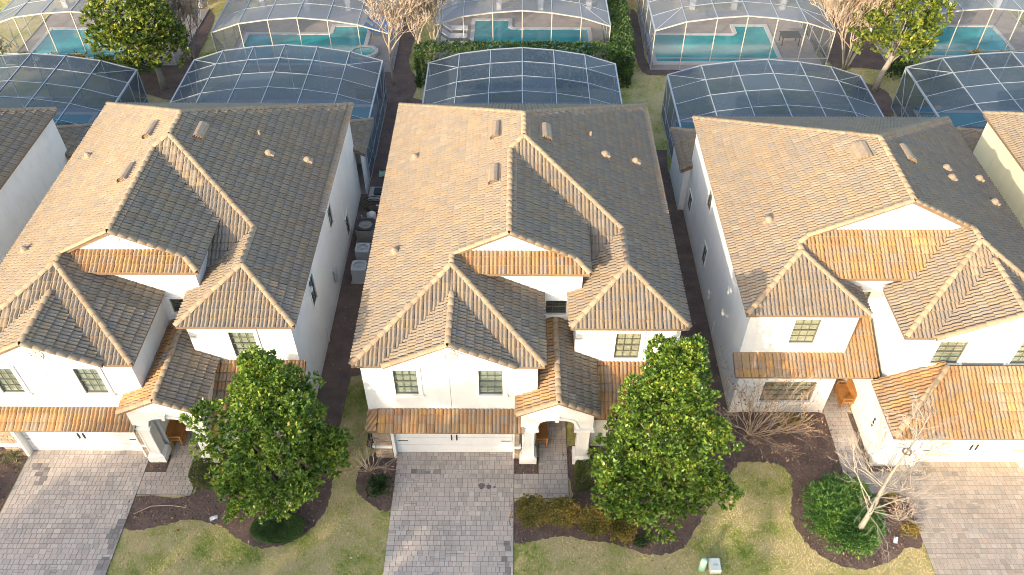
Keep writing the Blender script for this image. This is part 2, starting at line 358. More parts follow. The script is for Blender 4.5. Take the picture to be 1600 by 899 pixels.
CAMP = np.array([0, 0, 29.5])
class Roof:
    """collects the faces of one house's roof: deck, tiles (singles and the joined rest) and ridge caps"""
    def __init__(s, root, singles):
        s.root = root; s.deck = MB(); s.cand = []; s.bound = {'tile': ([], [], []), 'tile_warm': ([], [], [])}; s.caps = []; s.singles = singles; s.extra = []
    def face(s, poly, kind='tile', down=None, over=.05, thick=.16):
        P = [V3(p) for p in poly]
        n = V3((0, 0, 0))
        for i in range(len(P)):
            a, b = P[i], P[(i + 1) % len(P)]
            n += V3(((a.y - b.y) * (a.z + b.z), (a.z - b.z) * (a.x + b.x), (a.x - b.x) * (a.y + b.y)))
        n.normalize()
        if n.z < 0: n = -n
        v = V3((-n.x * n.z, -n.y * n.z, 1 - n.z * n.z)).normalized()   # up the slope
        u = v.cross(n).normalized()
        o = min(P, key=lambda p: p.z)
        uv = [((p - o).dot(u), (p - o).dot(v)) for p in P]
        tri = tessellate_polygon([P])
        # deck slab
        k = len(P); dz = V3((0, 0, -thick))
        s.deck.add([tuple(p) for p in P] + [tuple(p + dz) for p in P], [tuple(t) for t in tri] + [tuple(j + k for j in reversed(t)) for t in tri] + [(i, (i + 1) % k, (i + 1) % k + k, i + k) for i in range(k)])
        us = [a for a, b in uv]; vs = [b for a, b in uv]; vmin = min(vs) - over
        nu0 = math.floor(min(us) / TW) - 1; nu1 = math.ceil(max(us) / TW) + 1; nv = math.ceil((max(vs) - vmin) / TE) + 1
        A, B = np.meshgrid(np.arange(nu0, nu1), np.arange(nv)); cu = ((A + .5) * TW).ravel(); cv = (vmin + (B + .5) * TE).ravel()
        # let the eave row hang over: test with the eave edge shifted down
        out = [(a, b - over if b < min(vs) + .02 else b) for a, b in uv]
        poly2 = np.array(out)
        test = []
        for du in (-.5, 0, .5):
            for dv in (-.5, 0, .5):
                test.append(pip(np.stack([cu + du * TW * .98, cv + dv * TE * .98], 1), out))
        T = np.array(test); full = T.all(0); part = T.any(0) & ~full
        # tiles touching the outline without any test point inside are rare slivers: skip them
        N = np.array(n); U = np.array(u); Vv = np.array(v); O = np.array(o)
        ctr = O + cu[:, None] * U + cv[:, None] * Vv
        for i in np.nonzero(full)[0]:
            d = CAMP - ctr[i]; L = np.linalg.norm(d); sc = max(0.0, float(d @ N)) / L ** 3
            s.cand.append((sc, ctr[i], U, Vv, N, kind))
        tris = [[out[j] for j in t] for t in tri]
        VV, FF, RR = s.bound[kind]
        for i in np.nonzero(part)[0]:
            r = random.random(); loc = TILE_V + np.array([cu[i], cv[i], 0])
            loc[:, 2] += random.uniform(-.004, .006)
            for t in tris:
                tx0, tx1 = min(p[0] for p in t), max(p[0] for p in t); ty0, ty1 = min(p[1] for p in t), max(p[1] for p in t)
                if cu[i] + TW / 2 < tx0 or cu[i] - TW / 2 > tx1 or cv[i] + TE < ty0 or cv[i] - TE > ty1: continue
                for f in TILE_F:
                    q = clip_poly([tuple(loc[j]) for j in f], t)
                    if len(q) >= 3:
                        b = len(VV)
                        for p in q: VV.append(O + p[0] * U + p[1] * Vv + p[2] * N); RR.append(r)
                        FF.append(tuple(range(b, b + len(q))))
    def cap(s, p, q, lift=.035):
        """a run of cap tiles from p (low) to q (high)"""
        p, q = V3(p), V3(q)
        if p.z > q.z: p, q = q, p
        d = q - p; L = d.length; d.normalize(); n = max(1, round(L / .375)); st = L / n
        x = d.cross(V3((0, 0, 1))).normalized(); z = x.cross(d)
        for i in range(n):
            m = Matrix((( x.x, d.x, z.x, 0), (x.y, d.y, z.y, 0), (x.z, d.z, z.z, 0), (0, 0, 0, 1)))
            pos = p + d * (i * st) + z * (lift + random.uniform(-.006, .008)) + x * random.uniform(-.008, .008)
            s.caps.append(Matrix.Translation(pos) @ m @ Matrix.Rotation(random.uniform(-.02, .02), 4, 'Z') @ Matrix.Diagonal((1, st / .375, 1, 1)))
    def finish(s):
        roof = s.deck.build('roof', M['fascia'], s.root)
        s.cand.sort(key=lambda c: -c[0]); s.roof = roof
        for c in s.cand[:s.singles]:
            sc, ctr, U, Vv, N, kind = c
            o = bpy.data.objects.new('roof_tile', TILE_ME[kind]); C.objects.link(o); o.parent = roof
            off = ctr + N * random.uniform(-.004, .008)
            o.matrix_local = Matrix(((U[0], Vv[0], N[0], off[0]), (U[1], Vv[1], N[1], off[1]), (U[2], Vv[2], N[2], off[2]), (0, 0, 0, 1))) @ Matrix.Rotation(random.gauss(0, .012), 4, 'Z') @ Matrix.Rotation(random.gauss(0, .01), 4, 'X')
        for kind in ('tile', 'tile_warm'):
            rest = [c for c in s.cand[s.singles:] if c[5] == kind]; VV, FF, RR = s.bound[kind]
            verts = []; faces = []; rn = []
            if rest:
                ctr = np.array([c[1] for c in rest]); U = np.array([c[2] for c in rest]); Vv = np.array([c[3] for c in rest]); N = np.array([c[4] for c in rest])
                k = len(rest); jit = rng.uniform(-.004, .008, (k, 1)); a = rng.normal(0, .012, (k, 1)); 
                U2 = U + a * Vv; V2 = Vv - a * U; tilt = rng.normal(0, .01, (k, 1, 1))
                P = ctr[:, None, :] + jit[:, :, None] * N[:, None, :] + TILE_V[None, :, 0:1] * U2[:, None, :] + TILE_V[None, :, 1:2] * V2[:, None, :] + (TILE_V[None, :, 2:3] + tilt * TILE_V[None, :, 1:2]) * N[:, None, :]
                np_mesh('roof_tiles_rest', P.reshape(-1, 3), (TILE_F[None] + (np.arange(k) * len(TILE_V))[:, None, None]).reshape(-1, 4), M[kind], np.repeat(rng.random(k), len(TILE_V)), roof)['kind'] = 'stuff'
            if VV:
                me = bpy.data.meshes.new('cut_tiles'); me.from_pydata([tuple(p) for p in VV], [], FF); me.update()
                at = me.attributes.new('rnd', 'FLOAT', 'POINT'); at.data.foreach_set('value', np.array(RR, dtype=np.float32)); me.materials.append(M[kind])
                link('cut_tiles', me, roof)['kind'] = 'stuff'
        for m in s.caps:
            o = bpy.data.objects.new('ridge_tile', CAP_ME); C.objects.link(o); o.parent = roof; o.matrix_local = m
        return roof

def attic_vent(roof, x, y, z, sl, w=.5, L=1.15):
    """hooded attic vent, its length parallel to the ridge; sl = downhill direction in x"""
    mb = MB(); v = V3((-sl, 0, .5)).normalized(); u = V3((0, 1, 0)); n = V3((sl * .4472, 0, .8944)); o = V3((x, y, z))
    prof = [(-w * .5, .04), (-w * .42, .17), (-w * .2, .25), (w * .2, .25), (w * .42, .17), (w * .5, .04)]
    a = [o + v * p + n * h - u * L / 2 for p, h in prof]; b = [o + v * p + n * h * .8 + u * L / 2 for p, h in prof]
    mb.add(a + b, [(i, i + 1, i + 7, i + 6) for i in range(5)] + [(6, 7, 8, 9, 10, 11)])
    c = [p + u * .1 for p in a]; mb.add(c, [(0, 1, 2, 3, 4, 5)]); mb.obox(o, v, u, n, -w * .62, w * .62, -L * .52, L * .52, .03, .055)
    vo = mb.build('roof_vent', M['vent'], roof)
    m = MB()
    for k in range(5): m.obox(o, v, u, n, -w * .4 + k * w * .2 - .012, -w * .4 + k * w * .2 + .012, -L / 2 + .02, -L / 2 + .04, .055, .2)
    m.build('louvre', M['fascia'], vo)
    return vo
def pipe_vent(roof, x, y, z, sl, big=True):
    mb = MB(); n = V3((sl * .45, 0, .9)).normalized(); v = V3((-sl * .9, 0, .45)).normalized(); u = n.cross(v); o = V3((x, y, z))
    if big:
        r = .19; pts = []
        for i in range(5):
            t = math.pi / 2 * i / 4; k = len(pts)
            pts += [o + n * (.05 + .24 * math.sin(t)) + (u * math.cos(a) + v * math.sin(a)) * r * max(.05, math.cos(t)) for a in [2 * math.pi * j / 10 for j in range(10)]]
        mb.add(pts, [(i * 10 + j, i * 10 + (j + 1) % 10, (i + 1) * 10 + (j + 1) % 10, (i + 1) * 10 + j) for i in range(4) for j in range(10)])
        mb.obox(o, u, v, n, -.24, .24, -.3, .26, .0, .055)
        mb.obox(o, u, v, n, -.13, .13, -.26, -.05, .06, .2)
    else:
        mb.tube([o, o + V3((0, 0, .3))], [.06, .06], 8); mb.obox(o, u, v, n, -.14, .14, -.16, .14, .0, .055)
    return mb.build('pipe_vent', M['vent'] if big else M['vent'], roof, False)

# ------------------------------------------------------------------ walls, windows, doors
def wall(mb, A, B, z0, z1, openings=(), depth=.16):
    """wall face from A to B in plan, outside on the right hand when walking A to B; openings (u0,u1,z0,z1)"""
    A = V3((A[0], A[1], 0)); B = V3((B[0], B[1], 0)); e = (B - A); L = e.length; e.normalize(); n = e.cross(V3((0, 0, 1))); Z = V3((0, 0, 1))
    us = sorted({0, L} | {o[0] for o in openings} | {o[1] for o in openings}); zs = sorted({z0, z1} | {o[2] for o in openings} | {o[3] for o in openings})
    for i in range(len(us) - 1):
        for j in range(len(zs) - 1):
            um, zm = (us[i] + us[i + 1]) / 2, (zs[j] + zs[j + 1]) / 2
            if any(o[0] < um < o[1] and o[2] < zm < o[3] for o in openings): continue
            mb.add([A + e * us[i] + Z * zs[j], A + e * us[i + 1] + Z * zs[j], A + e * us[i + 1] + Z * zs[j + 1], A + e * us[i] + Z * zs[j + 1]], [(0, 1, 2, 3)])
    for (u0, u1, a, b) in openings:
        c = [A + e * u0 + Z * a, A + e * u1 + Z * a, A + e * u1 + Z * b, A + e * u0 + Z * b]; d = [p - n * depth for p in c]
        mb.add(c + d, [(i, (i + 1) % 4, (i + 1) % 4 + 4, i + 4) for i in range(4)])
    return A, e, n
def window(root, A, e, n, u0, u1, z0, z1, blind='blind', cols=3, rows=4, trim=.16, sill=True, label=None, depth=.16):
    """sash window in an opening: frame with muntins; panes, trim, sill and blind are its pieces"""
    Z = V3((0, 0, 1)); mb = MB(); fw = .036; d0, d1 = -.075, -.02
    def bx(m, a, b, c, d, y0, y1): m.obox(A, e, n, Z, a, b, y0, y1, c, d)
    bx(mb, u0, u0 + fw, z0, z1, d0, d1); bx(mb, u1 - fw, u1, z0, z1, d0, d1); bx(mb, u0 + fw, u1 - fw, z0, z0 + fw, d0, d1); bx(mb, u0 + fw, u1 - fw, z1 - fw, z1, d0, d1)
    iu0, iu1, iz0, iz1 = u0 + fw, u1 - fw, z0 + fw, z1 - fw; zm = (iz0 + iz1) / 2
    bx(mb, iu0, iu1, zm - .02, zm + .02, d0, d1)
    cw = (iu1 - iu0) / cols; ch = (iz1 - iz0) / rows
    for i in range(1, cols): bx(mb, iu0 + i * cw - .008, iu0 + i * cw + .008, iz0, iz1, d0 + .01, d1 - .012)
    for j in range(1, rows):
        if abs(j * ch - (zm - iz0)) > .05: bx(mb, iu0, iu1, iz0 + j * ch - .008, iz0 + j * ch + .008, d0 + .012, d1 - .014)
    w = mb.build('window', M['frame'], root)
    if label: w['label'] = label
    for i in range(cols):
        for j in range(rows):
            m = MB(); a, b, c, d = iu0 + i * cw + .012, iu0 + (i + 1) * cw - .012, iz0 + j * ch + .012, iz0 + (j + 1) * ch - .012
            m.obox(A, e, n, Z, a, b, -.052, -.046, c, d); m.build('pane', M['glass'], w)
    m = MB(); bl = -.095; nsl = max(6, int((z1 - z0) / .1))
    m.obox(A, e, n, Z, u0, u1, -(depth + .02), bl - .012, z0, z1)
    if blind == 'blind':
        for k in range(nsl):
            zz = z0 + (z1 - z0) * (k + .5) / nsl; m.obox(A, e, n, Z, u0 + .03, u1 - .03, bl - .012, bl, zz - .03, zz + .02)
    m.build('blind', M[blind], w)  # in the dark material this sheet stands for room shade, not a blind
    if trim:
        m = MB(); t = trim; pr = .045
        bx(m, u0 - t, u0, z0, z1, -.01, pr); bx(m, u1, u1 + t, z0, z1, -.01, pr); bx(m, u0 - t, u1 + t, z1, z1 + t, -.01, pr)
        m.build('trim', M['trim'], w)
    if sill:
        m = MB(); bx(m, u0 - trim - .05, u1 + trim + .05, z0 - .11, z0, -.01, .09); m.build('sill', M['trim'], w)
    return w
def joint(mb, A, e, n, u0, u1, z0, z1):
    mb.obox(A, e, n, V3((0, 0, 1)), u0, u1, -.005, .006, z0, z1)
def medallion(root, x, y, z, s=1.0, ring=False):
    mb = MB(); 
    def disc(cx, cz, r, t, n=14):
        k = [(cx + r * math.cos(2 * math.pi * j / n), y, cz + r * .8 * math.sin(2 * math.pi * j / n)) for j in range(n)]
        f = [(p[0], y - t, p[2]) for p in k]; mb.add(k + f, [tuple(range(n, 2 * n))] + [(j, (j + 1) % n, (j + 1) % n + n, j + n) for j in range(n)])
    if ring:
        n = 20
        for (ro, ri, t) in ((.34, .27, .05),):
            a = [(x + r * math.cos(2 * math.pi * j / n), y - d, z + r * .8 * math.sin(2 * math.pi * j / n)) for r, d in ((ro, 0), (ro, t), (ri, t), (ri, 0)) for j in range(n)]
            mb.add(a, [(q * n + j, q * n + (j + 1) % n, (q + 1) * n + (j + 1) % n, (q + 1) * n + j) for q in range(3) for j in range(n)])
        disc(x, z, .2, .02)
    else:
        for dx, dz, r, t in ((0, 0, .3, .07), (.25, .04, .2, .05), (-.25, .04, .2, .052), (0, .2, .2, .054), (0, -.2, .2, .048), (.42, .03, .12, .045), (-.42, .03, .12, .043)): disc(x + dx * s, z + dz * s, r * s, t)
        for k in range(9):
            a = k * .7; disc(x + .2 * s * math.cos(a), z + .15 * s * math.sin(a), .05 * s, .075 + .012 * (k % 3), 7)
    return mb.build('medallion', M['relief'], root)
def wall_vent(root, x, y, z, w=.3, h=.2):
    mb = MB(); mb.box(x - w / 2, x + w / 2, y - .03, y, z - h / 2, z + h / 2); mb.box(x - w / 2 + .04, x + w / 2 - .04, y - .04, y - .03, z - h / 2 + .03, z - .01); mb.box(x - w / 2 + .04, x + w / 2 - .04, y - .04, y - .03, z + .01, z + h / 2 - .03)
    return mb.build('wall_vent', M['relief'], root)
def garage_door(root, x0, x1, y, z1, mat='door', label=None):
    t = MB(); t.box(x0, x1, y, y + .05, 0.02, z1); d = t.build('garage_door', M[mat], root)
    if label: d['label'] = label
    n = 4; h = (z1 - .04) / n
    for i in range(n):
        m = MB(); m.box(x0 + .015, x1 - .015, y - .035, y, .03 + i * h + .013, .03 + (i + 1) * h - .013)
        m.build('door_panel', M[mat], d)
    xm = (x0 + x1) / 2
    for s in (-.11, .11):
        m = MB(); m.box(xm + s - .025, xm + s + .025, y - .075, y - .035, .95, 1.3); m.build('handle', M['iron'], d)
    for a, b in ((x0 + .06, x0 + .5), (x1 - .5, x1 - .06)):
        for zz in (.85, 1.75):
            m = MB(); m.box(a, b, y - .05, y - .035, zz, zz + .035); m.build('strap_hinge', M['iron'], d)
    return d
def stone_veneer(root, x0, x1, y, z0, z1):
    mb = MB(); mb.box(x0, x1, y + .03, y + .09, z0, z1); b = mb.build('stone_facing', M['joint'], root); z = z0
    while z < z1 - .03:
        h = min(random.uniform(.09, .15), z1 - z); x = x0
        while x < x1 - .02:
            w = min(random.uniform(.15, .34), x1 - x); m = MB(); d = random.uniform(0, .025)
            m.box(x + .008, x + w - .008, y - d, y + .03, z + .007, z + h - .007, random.random()); m.build('stone', M['stone'], b); x += w
        z += h
def bench(label, x, y, flip):
    """wooden hall bench against a wall; flip=1 faces +x"""
    t = thing('wooden_bench', label, 'bench', (x, y, .06), 'wooden benches in the entries')
    f = flip; g = .06
    def part(name, boxes):
        mb = MB()
        for (a, b, c, d, e_, h) in boxes: xs = sorted((x + f * a, x + f * b)); mb.box(xs[0], xs[1], y + c, y + d, g + e_, g + h)
        return mb.build(name, M['wood'], t)
    part('seat', [(.04, .50, -.52, .52, .40, .45)]); part('seat_apron', [(.44, .47, -.47, .47, .28, .40)])
    part('backrest', [(0, .04, -.55, .55, .38, .95)]); 
    mb = MB(); n = 8; pts = [(y - .55 + 1.1 * i / n, g + .95 + .08 * math.sin(math.pi * i / n)) for i in range(n + 1)]
    xs = (x, x + f * .04); v = [(xx, p[0], zz) for xx in xs for p in pts for zz in (g + .93, p[1])]
    k = 2 * (n + 1); mb.add(v, [(2 * i, 2 * i + 2, 2 * i + 3, 2 * i + 1) for i in range(n)] + [(k + 2 * i, k + 2 * i + 1, k + 2 * i + 3, k + 2 * i + 2) for i in range(n)] + [(2 * i + 1, 2 * i + 3, k + 2 * i + 3, k + 2 * i + 1) for i in range(n)])
    mb.build('crest_rail', M['wood'], t)
    for s in (-1, 1):
        part('armrest', [(.04, .50, s * .5 - .03, s * .5 + .03, .62, .66), (.44, .49, s * .5 - .025, s * .5 + .025, .45, .62)])
        for a in (.03, .43): part('leg', [(a, a + .06, s * .48 - .03, s * .48 + .03, 0, .40)])
    part('front_board', [(.47, .49, -.45, .45, .04, .28)])
    return t

# ------------------------------------------------------------------ houses
ZE = 5.8; FLY = 1
def side_window(root, A, e, n, u0, u1, z0, z1, blind='unlit_room'): return window(root, A, e, n, u0, u1, z0, z1, blind, 2, 2, .07, False)
def house_b(dx, label, num):
    """two-storey house with a front-left gabled wing, a recess and a right hip wing"""
    X = lambda x: x + dx
    root = thing('house', label, 'house', (X(.35), 28.8, 0), 'two-storey stucco houses with tiled roofs')
    r = Roof(root, 285)
    def F(pts, kind='tile', **k): r.face([(X(a), b, c) for a, b, c in pts], kind, **k)
    def K(p, q): r.cap((X(p[0]), p[1], p[2]), (X(q[0]), q[1], q[2]))
    rb, rf, gp0 = (.35, 32.0, 9.05), (.35, 30.2, 9.05), (-.25, 29.64, 8.75)
    gpf = (-.25, 24.05, 8.75); lw0 = (-2.51, 24.05, 7.62); lw1 = (-2.51, 23.48, 7.62)
    FL, FR, BL, BR = (-6.15, 19.84, ZE), (1.13, 19.84, ZE), (-6.15, 37.8, ZE), (6.85, 37.8, ZE)
    W0, W1, wr0, wr1 = (2.18, 21.8, ZE), (6.85, 21.8, ZE), (4.51, 24.13, 6.965), (4.51, 26.36, 6.965)
    F([FL, lw1, lw0, gpf, gp0, rf, rb, BL]); F([rb, rf, wr1, wr0, W1, BR]); F([BL, rb, BR])
    F([rf, wr1, (2.18, 24.18, ZE), (2.18, 27.4, 7.535), gp0])
    F([gp0, gpf, (2.35, 24.05, 7.45), (2.95, 23.45, 7.15), (2.95, 26.68, 7.15)], thick=.14)
    F([(2.95, 23.45, 7.15), (2.1, 24.3, 7.575), (-2.42, 24.3, 7.575), (-1.57, 23.45, 7.15)], 'tile_warm')
    F([FL, (-4.95, 19.84, ZE), (-4.95, 19.94, 5.85), (-2.45, 22.44, 7.1), lw1]); F([lw1, (-2.45, 22.44, 7.1), (.05, 19.94, 5.85), (.05, 19.84, ZE), FR]); F([FR, lw1, (-2.51, 24.3, 7.62), (1.13, 24.3, ZE)][::1])
    F([W0, W1, wr0]); F([W0, wr0, wr1, (2.18, 24.18, ZE)])
    sg, sgb = (-2.45, 19.72, 7.1), (-2.45, 22.44, 7.1)
    F([sg, sgb, (-4.95, 19.94, 5.85), (-4.95, 19.72, 5.85)], thick=.13); F([sg, sgb, (.05, 19.94, 5.85), (.05, 19.72, 5.85)], thick=.13)
    # lower roofs
    F([(.08, 19.2, 3.6), (1.68, 19.2, 4.4), (1.68, 23.7, 4.4), (.08, 23.7, 3.6)], 'tile_warm', thick=.14)
    F([(3.28, 19.2, 3.6), (1.68, 19.2, 4.4), (1.68, 23.7, 4.4), (3.28, 23.7, 3.6)], 'tile', thick=.14)
    F([(-5.5, 19.25, 2.4), (.36, 19.25, 2.4), (.36, 20.1, 2.8), (-5.5, 20.1, 2.8)], 'tile_warm', thick=.12)
    F([(-5.92, 19.3, 2.38), (-5.5, 19.27, 2.4), (-5.5, 20.1, 2.8), (-5.92, 20.1, 2.6)], 'tile_warm', thick=.12)
    F([(3.0, 19.95, 2.45), (6.85, 19.95, 2.45), (6.85, 22.05, 3.45), (3.0, 22.05, 3.45)], 'tile_warm', thick=.14)
    # rear single-storey wing
    F([(-5.2, 40.75, 2.95), (7.2, 40.75, 2.95), (5.4, 38.9, 3.9), (-3.4, 38.9, 3.9)]); F([(7.2, 40.75, 2.95), (7.2, 37.3, 2.95), (5.4, 37.3, 3.9), (5.4, 38.9, 3.9)])
    K(FL, lw1); K(FR, lw1); K(lw1, lw0); K(gpf, gp0); K(gp0, rf); K(rf, rb); K(BL, rb); K(BR, rb); K(rf, wr1); K(wr1, wr0); K(W0, wr0); K(W1, wr0)
    K((2.95, 23.45, 7.15), (2.35, 24.05, 7.45)); K(sg, sgb); K((1.68, 19.2, 4.4), (1.68, 23.7, 4.4)); K((7.2, 40.75, 2.95), (5.4, 38.9, 3.9)); K((-4.95, 19.76, 5.83), sg); K((.05, 19.76, 5.83), sg); K((.08, 19.24, 3.6), (1.68, 19.24, 4.4)); K((3.28, 19.24, 3.6), (1.68, 19.24, 4.4)); K((2.35, 24.05, 7.45), gpf); K(lw0, gpf)
    roof = r.finish()
    if num == 1:
        for v in ((-1.0, 31.4), (-1.0, 28.2)): attic_vent(roof, X(v[0]), v[1], ZE + .5 * (v[0] + 6.15), -1)
    else:
        for v in ((-.9, 31.4), (-.9, 28.1)): attic_vent(roof, X(v[0]), v[1], ZE + .5 * (v[0] + 6.15), -1)
    attic_vent(roof, X(1.35), 31.1, ZE + .5 * (6.85 - 1.35), 1)
    for (a, b, big) in ((-4.72, 32.0, True), (-5.0, 25.5, True)): pipe_vent(roof, X(a), b, ZE + .5 * (a + 6.15), -1, big)
    for (a, b, big) in ((4.05, 31.3, True), (5.6, 31.85, True), (3.5, 32.4, False)): pipe_vent(roof, X(a), b, ZE + .5 * (6.85 - a), 1, big)
    # walls
    w = MB(); bl = 'blind'
    A, e, n = wall(w, (X(-5.9), 20.1), (X(.88), 20.1), 2.0, 5.74, [(1.22, 2.12, 3.75, 5.25), (4.50, 5.42, 3.75, 5.25)])
    for u0, u1 in ((1.22, 2.12), (4.50, 5.42)): window(root, A, e, n, u0, u1, 3.75, 5.25, bl)
    w.add([(X(-4.9), 20.1, 5.74), (X(0), 20.1, 5.74), (X(-2.45), 20.1, 6.97)], [(0, 1, 2)])
    j = MB(); 
    for u0, u1 in ((0, 1.0), (2.3, 4.3), (5.6, 6.78)): joint(j, A, e, n, u0, u1, 4.93, 4.95)
    joint(j, A, e, n, 3.36, 3.38, 2.8, 5.6); j.build('control_joint', M['joint'], root)
    medallion(root, X(-2.45), 20.1, 6.12); wall_vent(root, X(-.25), 24.3, 8.1); wall_vent(root, X(1.9), 23.7, 5.62)
    wall(w, (X(.88), 20.1), (X(.88), 23.7), 0, 5.74)
    A, e, n = wall(w, (X(.88), 23.7), (X(2.43), 23.7), 3.0, 5.74, [(.38, 1.24, 4.62, 5.42)])
    window(root, A, e, n, .38, 1.24, 4.62, 5.42, 'unlit_room', 3, 3, .13)
    wall(w, (X(-1.7), 23.7), (X(2.7), 23.7), 5.74, 7.0); wall(w, (X(2.7), 23.7), (X(2.7), 27.0), 5.8, 7.12); wall(w, (X(2.43), 23.7), (X(2.43), 22.05), 3.0, 5.74)
    w.add([(X(-2.2), 24.3, 7.5), (X(2.2), 24.3, 7.5), (X(-.25), 24.3, 8.62)], [(0, 1, 2)])
    A, e, n = wall(w, (X(2.43), 22.05), (X(6.6), 22.05), 2.6, 5.74, [(1.62, 2.62, 3.72, 5.22)])
    window(root, A, e, n, 1.62, 2.62, 3.72, 5.22, 'blind' if num == 1 else 'blind_grey')
    j = MB(); joint(j, A, e, n, 0, 1.4, 4.9, 4.92); joint(j, A, e, n, 2.85, 4.17, 4.9, 4.92); j.build('control_joint', M['joint'], root)
    # ground floor front
    wall(w, (X(6.6), 20.25), (X(6.6), 22.05), 0, 2.5); w.add([(X(6.6), 20.25, 2.5), (X(6.6), 22.05, 2.5), (X(6.6), 22.05, 3.3)], [(0, 1, 2)])
    A, e, n = wall(w, (X(3.2), 20.25), (X(6.6), 20.25), 0, 2.45, [(.7, 2.7, .7, 2.2)]); window(root, A, e, n, .7, 2.7, .7, 2.2, 'blind_grey', 6, 4)
    wall(w, (X(3.2), 23.2), (X(3.2), 20.25), 0, 3.6)
    A, e, n = wall(w, (X(.88), 23.2), (X(3.2), 23.2), 0, 3.7, [(.66, 1.66, .08, 2.3)])
    dm = MB(); dm.box(X(.88 + .66), X(.88 + 1.66), 23.3, 23.36, .08, 2.3); fd = dm.build('front_door', M['wood'], root)
    for q in range(2):
        for s in range(2):
            m = MB(); m.box(X(1.64 + s * .42), X(1.98 + s * .42), 23.28, 23.3, .3 + q * 1.0, 1.15 + q * 1.0); m.build('door_panel', M['wood'], fd)
    m = MB(); m.box(X(2.42), X(2.46), 23.22, 23.3, 1.0, 1.14); m.build('handle', M['iron'], fd)
    # garage front
    A, e, n = wall(w, (X(-5.85), 19.72), (X(.2), 19.72), 0, 2.5, [(.9, 5.77, 0, 2.2)], .26)
    garage_door(root, X(-4.95), X(-.08), 19.94, 2.2)
    wall(w, (X(.2), 19.72), (X(.2), 20.1), 0, 2.6); wall(w, (X(-5.85), 20.1), (X(-5.85), 19.72), 0, 2.6); wall(w, (X(.2), 20.1), (X(.88), 20.1), 0, 3.4)
    stone_veneer(root, X(-5.83), X(-5.1), 19.64, 0, .75); stone_veneer(root, X(-5.83), X(-5.1), 19.64, .93, 2.1); stone_veneer(root, X(-.0), X(.2), 19.64, .0, .75); stone_veneer(root, X(0), X(.2), 19.64, .93, 2.1)
    for b in ((X(-5.9), X(-5.08), 19.58, 19.74, .77, .91), (X(.0), X(.26), 19.58, 19.74, .77, .91)):
        t = MB(); t.box(*b); t.build('stone_ledge', M['trim'], root)
    for b in ((X(-5.07), X(-4.95), 19.6, 19.76, 0, 2.2), (X(-.08), X(-.005), 19.6, 19.76, 0, 2.2)):
        t = MB(); t.box(*b); t.build('garage_trim', M['trim'], root)
    # sides and back
    A, e, n = wall(w, (X(-5.9), 37.55), (X(-5.9), 20.1), 0, 5.74)
    ops = [(8.0, 8.75, 3.6, 4.85), (3.15, 3.9, 3.25, 4.85), (10.9, 11.6, .6, 1.9)]
    A, e, n = wall(w, (X(6.6), 22.05), (X(6.6), 37.55), 0, 5.74, ops, .16)
    for o in ops: side_window(root, A, e, n, *o)
    wall(w, (X(6.6), 37.55), (X(-5.9), 37.55), 0, 5.74)
    wall(w, (X(6.9), 37.5), (X(6.9), 40.45), 0, 2.95); wall(w, (X(6.9), 40.45), (X(-4.9), 40.45), 0, 2.95); wall(w, (X(-4.9), 40.45), (X(-4.9), 37.55), 0, 2.95)
    w.build('wall', M['stucco'], root)
    # porch: pillars and arched gable front
    for cx in (.555, 2.78):
        p = MB(); p.taper(X(cx), 19.66, .72, .66, .03, .72, .66, .40); p.taper(X(cx), 19.66, .66, .6, .40, .52, .5, .52); pl = p.build('pillar_base', M['trim'], root)
        p = MB(); p.taper(X(cx), 19.66, .50, .48, .5, .50, .48, 2.26)
        for s in (-1, 1): p.box(X(cx + s * .2) - .035, X(cx + s * .2) + .035, 19.405, 19.42, .6, 2.2)
        p.box(X(cx) - .165, X(cx) + .165, 19.405, 19.42, .6, .68); p.box(X(cx) - .165, X(cx) + .165, 19.405, 19.42, 2.12, 2.2)
        p.build('pillar', M['stucco'], root)
        p = MB(); p.taper(X(cx), 19.66, .56, .54, 2.26, .78, .74, 2.36); p.taper(X(cx), 19.66, .80, .76, 2.36, .80, .76, 2.45); p.build('pillar_cap', M['trim'], root)
    g = MB(); n_ = 12; y0, y1 = 19.42, 19.88; ax0, ax1 = .86, 2.47
    xs = [.24] + [ax0 + (ax1 - ax0) * i / n_ for i in range(n_ + 1)] + [3.12]
    def top(x): return 3.55 + .5 * (1.44 - abs(x - 1.68)) - .08
    def bot(x):
        if x <= ax0 + 1e-6 or x >= ax1 - 1e-6: return 2.46
        q = (x - (ax0 + ax1) / 2) / ((ax1 - ax0) / 2); return 2.46 + .56 * math.sqrt(max(0, 1 - q * q * q * q))
    seg = [(.24, ax0)] + [(ax0 + (ax1 - ax0) * i / n_, ax0 + (ax1 - ax0) * (i + 1) / n_) for i in range(n_)] + [(ax1, 3.12)]
    for (a, b) in seg:
        side = b <= ax0 + 1e-6 or a >= ax1 - 1e-6
        ba, bb = (2.46, 2.46) if side else (bot(a), bot(b))
        if a <= 1.68 <= b and abs(a - 1.68) > 1e-6 and abs(b - 1.68) > 1e-6: pass
        P = [(X(a), y0, ba), (X(b), y0, bb), (X(b), y0, top(b)), (X(a), y0, top(a))]; Q = [(p[0], y1, p[2]) for p in P]
        g.add(P + Q, [(0, 1, 2, 3), (7, 6, 5, 4), (0, 4, 5, 1), (3, 2, 6, 7), (0, 3, 7, 4), (1, 5, 6, 2)])
    g.build('porch_gable', M['stucco'], root)
    g = MB()
